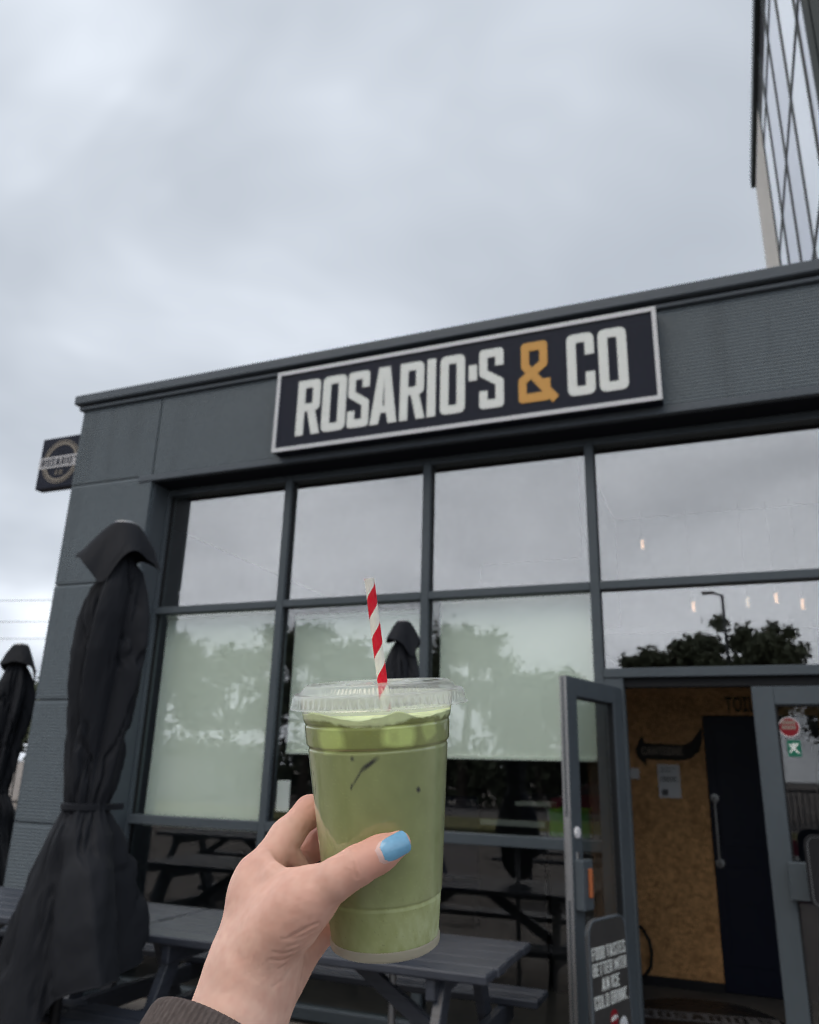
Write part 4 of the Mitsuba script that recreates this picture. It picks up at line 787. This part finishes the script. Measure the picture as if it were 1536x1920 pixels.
CREASES = [
    ([(-0.0471, -0.2063, 0.398), (-0.0511, -0.2068, 0.398), (-0.0554, -0.209, 0.398), (-0.06, -0.2122, 0.398)], 0.0007, 0.0009),
    ([(-0.0479, -0.21, 0.398), (-0.0527, -0.2116, 0.398), (-0.0592, -0.2133, 0.398), (-0.0632, -0.2133, 0.398)], 0.0004, 0.0008),
    ([(-0.0484, -0.2146, 0.398), (-0.0543, -0.2167, 0.398), (-0.0613, -0.2176, 0.398)], 0.0003, 0.0008),
    ([(-0.05, -0.2189, 0.398), (-0.0559, -0.2213, 0.398), (-0.0627, -0.2221, 0.398), (-0.0672, -0.2213, 0.398)], 0.0005, 0.0009),
    ([(-0.0511, -0.2237, 0.398), (-0.0573, -0.2267, 0.398), (-0.064, -0.2275, 0.398), (-0.0699, -0.2259, 0.398)], 0.0005, 0.0009),
    ([(-0.0524, -0.228, 0.398), (-0.0581, -0.2307, 0.398), (-0.0645, -0.2318, 0.398)], 0.0003, 0.0008),
    ([(-0.0543, -0.2361, 0.398), (-0.0613, -0.2388, 0.398), (-0.0688, -0.2393, 0.398)], 0.0003, 0.001),
    ([(-0.0329, -0.1704, 0.396), (-0.0316, -0.1745, 0.396), (-0.0302, -0.1771, 0.396)], 0.0003, 0.0007),
    ([(-0.0308, -0.1699, 0.396), (-0.0286, -0.1745, 0.396), (-0.0273, -0.1787, 0.396), (-0.0265, -0.1822, 0.396)], 0.0005, 0.0008),
    ([(-0.0284, -0.1696, 0.396), (-0.0257, -0.1745, 0.396), (-0.0246, -0.1787, 0.396)], 0.0003, 0.0007),
    ([(-0.0536, -0.1722, 0.472), (-0.0587, -0.1748, 0.472), (-0.0609, -0.1786, 0.472)], 0.0003, 0.0009),
    ([(-0.0734, -0.1808, 0.418), (-0.0712, -0.1864, 0.418), (-0.0661, -0.1904, 0.418)], 0.0003, 0.001),
]
def bone(p, a, b, ra, rb):
    ba = b - a; h = np.clip(((p - a) @ ba) / (ba @ ba), 0, 1).astype(np.float32)
    return np.linalg.norm(p - a - h[:, None] * ba, axis=1) - (ra + (rb - ra) * h)
def smin(a, b, k):
    h = np.clip(0.5 + 0.5 * (b - a) / k, 0, 1); return b + (a - b) * h - k * h * (1 - h)
def group_field(p, name, k):
    d = None
    for c in HAND[name]:
        e = bone(p, np.float32(c[0:3]), np.float32(c[3:6]), c[6], c[7]); d = e if d is None else smin(d, e, k)
    return d + .17 * k                                   # what the blending swells is taken off again
def cup_field(p):
    q = (p - CUP[:3, 3]) @ CUP[:3, :3]
    return np.hypot(q[:, 0], q[:, 1]) - np.interp(q[:, 2], [-.02, 0, .0010, .137], [.0, .0300, .0305, .0445]) 
def hand_field(p):
    p = p.astype(np.float32)
    palm = group_field(p, 'palm', .014)
    fing = group_field(p, 'index', .005)
    for f in ('middle', 'ring', 'little'): fing = smin(fing, group_field(p, f, .005), .0006)
    d = smin(palm, smin(group_field(p, 'thumb', .006), group_field(p, 'web', .004), .008), .009)
    d = smin(d, fing, .0026)
    d = smin(d, group_field(p, 'mound', .003), .0010)
    d = np.where(p[:, 2] > -1, np.maximum(d, -(cup_field(p) - .0002)), d)
    return d
def surface_nets(field, lo, hi, step):
    n = np.ceil((hi - lo) / step).astype(int) + 1
    ax = [lo[i] + step * np.arange(n[i]) for i in range(3)]
    g = np.stack(np.meshgrid(*ax, indexing='ij'), -1).reshape(-1, 3)
    F = np.concatenate([field(c) for c in np.array_split(g, 12)]).reshape(n); S = F < 0
    acc, cnt = np.zeros((*(n - 1), 3)), np.zeros(n - 1)
    for axis in range(3):                                # edge crossings averaged in their cells
        sl0 = [slice(None)] * 3; sl1 = [slice(None)] * 3; sl0[axis], sl1[axis] = slice(0, -1), slice(1, None)
        a, b = F[tuple(sl0)], F[tuple(sl1)]; cross = (a < 0) != (b < 0); idx = np.argwhere(cross)
        t = a[cross] / (a[cross] - b[cross]); pos = idx.astype(float); pos[:, axis] += t
        o = [i for i in range(3) if i != axis]
        for da in (0, -1):
            for db in (0, -1):
                c = idx.copy(); c[:, o[0]] += da; c[:, o[1]] += db
                ok = ((c >= 0) & (c < n - 1)).all(1); np.add.at(acc, tuple(c[ok].T), pos[ok]); np.add.at(cnt, tuple(c[ok].T), 1)
    on = cnt > 0; ids = -np.ones(n - 1, int); ids[on] = np.arange(on.sum()); V = lo + step * (acc[on] / cnt[on][:, None]); Q = []
    for axis in range(3):
        sl0 = [slice(None)] * 3; sl1 = [slice(None)] * 3; sl0[axis], sl1[axis] = slice(0, -1), slice(1, None)
        a, b = S[tuple(sl0)], S[tuple(sl1)]; o = [(axis + 1) % 3, (axis + 2) % 3]
        for want, idx in ((0, np.argwhere(a & ~b)), (1, np.argwhere(~a & b))):
            ok = (idx[:, o[0]] > 0) & (idx[:, o[1]] > 0) & (idx[:, o[0]] < n[o[0]] - 1) & (idx[:, o[1]] < n[o[1]] - 1); idx = idx[ok]; q = []
            for da, db in ((-1, -1), (0, -1), (0, 0), (-1, 0)):
                c = idx.copy(); c[:, o[0]] += da; c[:, o[1]] += db; q.append(ids[tuple(c.T)])
            q = np.stack(q, 1); Q.append(q if want == 0 else q[:, ::-1])
    Q = np.vstack(Q); return trimesh.Trimesh(V, np.vstack([Q[:, [0, 1, 2]], Q[:, [0, 2, 3]]]), process=False)
allc = np.array([c for g in HAND.values() for c in g])
lo = np.minimum(allc[:, 0:3].min(0), allc[:, 3:6].min(0)) - .036; hi = np.maximum(allc[:, 0:3].max(0), allc[:, 3:6].max(0)) + .018
lo[1] = max(lo[1], -.300)
hand = surface_nets(hand_field, lo, hi, .00100)
trimesh.smoothing.filter_taubin(hand, lamb=.5, nu=.52, iterations=10)
from scipy.spatial import cKDTree
V = np.array(hand.vertices); N = np.array(hand.vertex_normals)
tree_v = cKDTree(V)
inward = np.zeros(len(V))
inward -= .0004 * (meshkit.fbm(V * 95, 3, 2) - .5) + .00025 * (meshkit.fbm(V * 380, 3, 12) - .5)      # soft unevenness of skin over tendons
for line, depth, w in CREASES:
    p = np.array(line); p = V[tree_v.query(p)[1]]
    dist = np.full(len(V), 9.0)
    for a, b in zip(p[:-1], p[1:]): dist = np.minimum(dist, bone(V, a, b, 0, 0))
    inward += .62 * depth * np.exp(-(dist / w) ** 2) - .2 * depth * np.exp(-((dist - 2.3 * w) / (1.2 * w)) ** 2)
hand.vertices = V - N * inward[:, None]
V = np.array(hand.vertices)
tone = np.array([.665, .408, .322]) * np.ones((len(V), 1))
n1, n2 = meshkit.fbm(V * 60, 4, 21)[:, None], meshkit.fbm(V * 260, 3, 22)[:, None]
tone = tone * (1 + .22 * (n1 - .5)) * (1 + np.array([.05, .14, .15]) * (n2 - .5) * 2)
def flush(c, r, amt):
    global tone
    m = amt * np.exp(-(np.linalg.norm(V - np.array(c), axis=1) / r) ** 2)[:, None]; tone = tone * (1 - m) + m * np.array([.60, .285, .215])
for c, r, amt in ((HAND['thumb'][3][3:6], .016, 1.0), (HAND['index'][2][0:3], .018, .9), (HAND['middle'][2][0:3], .02, .9), (HAND['little'][0][3:6], .022, .8), (HAND['thumb'][2][3:6], .012, .5), (HAND['thumb'][1][0:3], .018, .4), (HAND['index'][0][0:3], .018, .6), (HAND['palm'][8][3:6], .022, .35), (HAND['ring'][0][3:6], .02, .9)): flush(c, r, amt)
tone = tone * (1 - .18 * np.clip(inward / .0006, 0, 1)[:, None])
scene['mat_skin'] = {'type': 'bumpmap', 'scale': .0002, 'map': mikit.proc(lambda p, n, uv: mikit.fbm(p.x * 520, p.y * 520, p.z * 520, 3), 2.5e-4),
                     'bsdf': {'type': 'principled', 'base_color': {'type': 'mesh_attribute', 'name': 'vertex_color'}, 'roughness': .44, 'specular': .45, 'sheen': .25, 'sheen_tint': .6}}
U = thing('person', 'left hand with pale blue nail polish and dark knitted cuff holding up the plastic cup', 'person')
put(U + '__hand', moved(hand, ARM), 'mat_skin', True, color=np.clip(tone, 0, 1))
# thumbnail: bare strip at the root, blue polish over the rest
t0, t1 = np.array(HAND['thumb'][3][0:3]), np.array(HAND['thumb'][4][3:6]); e1 = t1 - t0; e1 /= np.linalg.norm(e1)
e3 = np.array([0.02, .34, -.94]); e3 -= e1 * (e3 @ e1); e3 /= np.linalg.norm(e3); e2 = np.cross(e3, e1)
nc = np.array(HAND['thumb'][4][3:6]) - e1 * .0032 + e3 * .0097
e1 = e1 - .23 * e3; e1 /= np.linalg.norm(e1); e3 = np.cross(e1, e2)
def nail(s0, s1, hw, R, lift, tip):
    S, Tt = np.linspace(0, 1, 26), np.linspace(-1, 1, 25); out = []
    for off in (lift, lift - .0011):
        for a in S:
            s = s0 + (s1 - s0) * a; c = 2 * a - 1
            w = hw * (1 - abs(c) ** (7 if c > 0 else 3.2)) ** (1 / (4.5 if c > 0 else 2.6)) if abs(c) < 1 else hw * .55
            for t in Tt:
                ph = t * w / R
                out.append(nc + e1 * s + e2 * R * math.sin(ph) + e3 * (R * math.cos(ph) - R + off - .0011 * (s / .0075) ** 2))
    nS, nT = 26, 25; f = []
    for L in (0, 1):
        for i in range(nS - 1):
            for j in range(nT - 1):
                a, b, c, d = [L * nS * nT + x for x in (i * nT + j, i * nT + j + 1, (i + 1) * nT + j + 1, (i + 1) * nT + j)]
                f += [[a, c, b], [a, d, c]] if L == 0 else [[a, b, c], [a, c, d]]
    rim = [i for i in range(nT)] + [i * nT + nT - 1 for i in range(1, nS)] + [(nS - 1) * nT + j for j in range(nT - 2, -1, -1)] + [i * nT for i in range(nS - 2, 0, -1)]
    for k in range(len(rim)):
        a, b = rim[k], rim[(k + 1) % len(rim)]; f += [[a, b, b + nS * nT], [a, b + nS * nT, a + nS * nT]]
    return trimesh.Trimesh(np.array(out), np.array(f), process=False)
paint('mat_nail_bare', (.62, .42, .38), .28, spec=.5)
paint('mat_polish', mikit.proc(lambda p, n, uv: mikit.mix((.115, .31, .49), (.15, .37, .56), mikit.fbm(p.x * 500, p.y * 500, p.z * 500, 2))), .16, spec=.7, clearcoat=1.0, clearcoat_gloss=.95)
nk = put(U + '__nail', moved(nail(-.0098, .004, .0062, .0074, .00035, False), ARM), 'mat_nail_bare', 40)
put(nk + '__polish', moved(nail(-.0072, .0084, .0064, .0076, .0008, True), ARM), 'mat_polish', 40, label='glossy pale blue nail polish')
# knitted cuff
wa = np.array([.344, .562, .752]); wa /= np.linalg.norm(wa)
wx = np.cross([0, 0, -1.0], wa); wx /= np.linalg.norm(wx); WM = np.eye(4)
WM[:3, 0], WM[:3, 1], WM[:3, 2], WM[:3, 3] = wx, np.cross(wa, wx), wa, (-.0898, -.2603, .3877)
prof = [(.034, -.004), (.0352, -.001), (.0368, .0002), (.0384, -.001), (.0392, -.004), (.0396, -.015), (.0400, -.045), (.0405, -.05), (.046, -.060), (.050, -.09), (.053, -.13), (.058, -.22), (.060, -.33), (.050, -.36), (.0005, -.37)]
fold = lambda a, i: (1 + .008 * np.cos(84 * a) * (1 if i < 8 else .2)) * (1 + .05 * np.cos(2 * a + .4)) * (1 + (.03 * np.sin(3 * a) + .02 * np.sin(7 * a + 1)) * (i > 7))
scene['mat_knit'] = {'type': 'twosided', 'bsdf': {'type': 'bumpmap', 'scale': .0008, 'map': mikit.proc(lambda p, n, uv: mikit.fbm(p.x * 1500, p.y * 1500, p.z * 700, 2), 3e-4),
    'bsdf': {'type': 'principled', 'base_color': mikit.proc(lambda p, n, uv: mikit.mix((.058, .046, .043), (.110, .090, .085), mikit.fbm(p.x * 400, p.y * 400, p.z * 300, 3))), 'roughness': .9, 'specular': .2, 'sheen': .6}}}
P2 = []
for (r0, h0), (r1, h1) in zip(prof[:-1], prof[1:]): P2 += [(r0 + (r1 - r0) * t, h0 + (h1 - h0) * t) for t in (0, .33, .67)]
P2.append(prof[-1])
put(U + '__sleeve', moved(lathe(P2, 504, lambda a, i: fold(a, i / 3)), ARM @ WM), 'mat_knit', True, label='dark brown grey ribbed knit cuff')
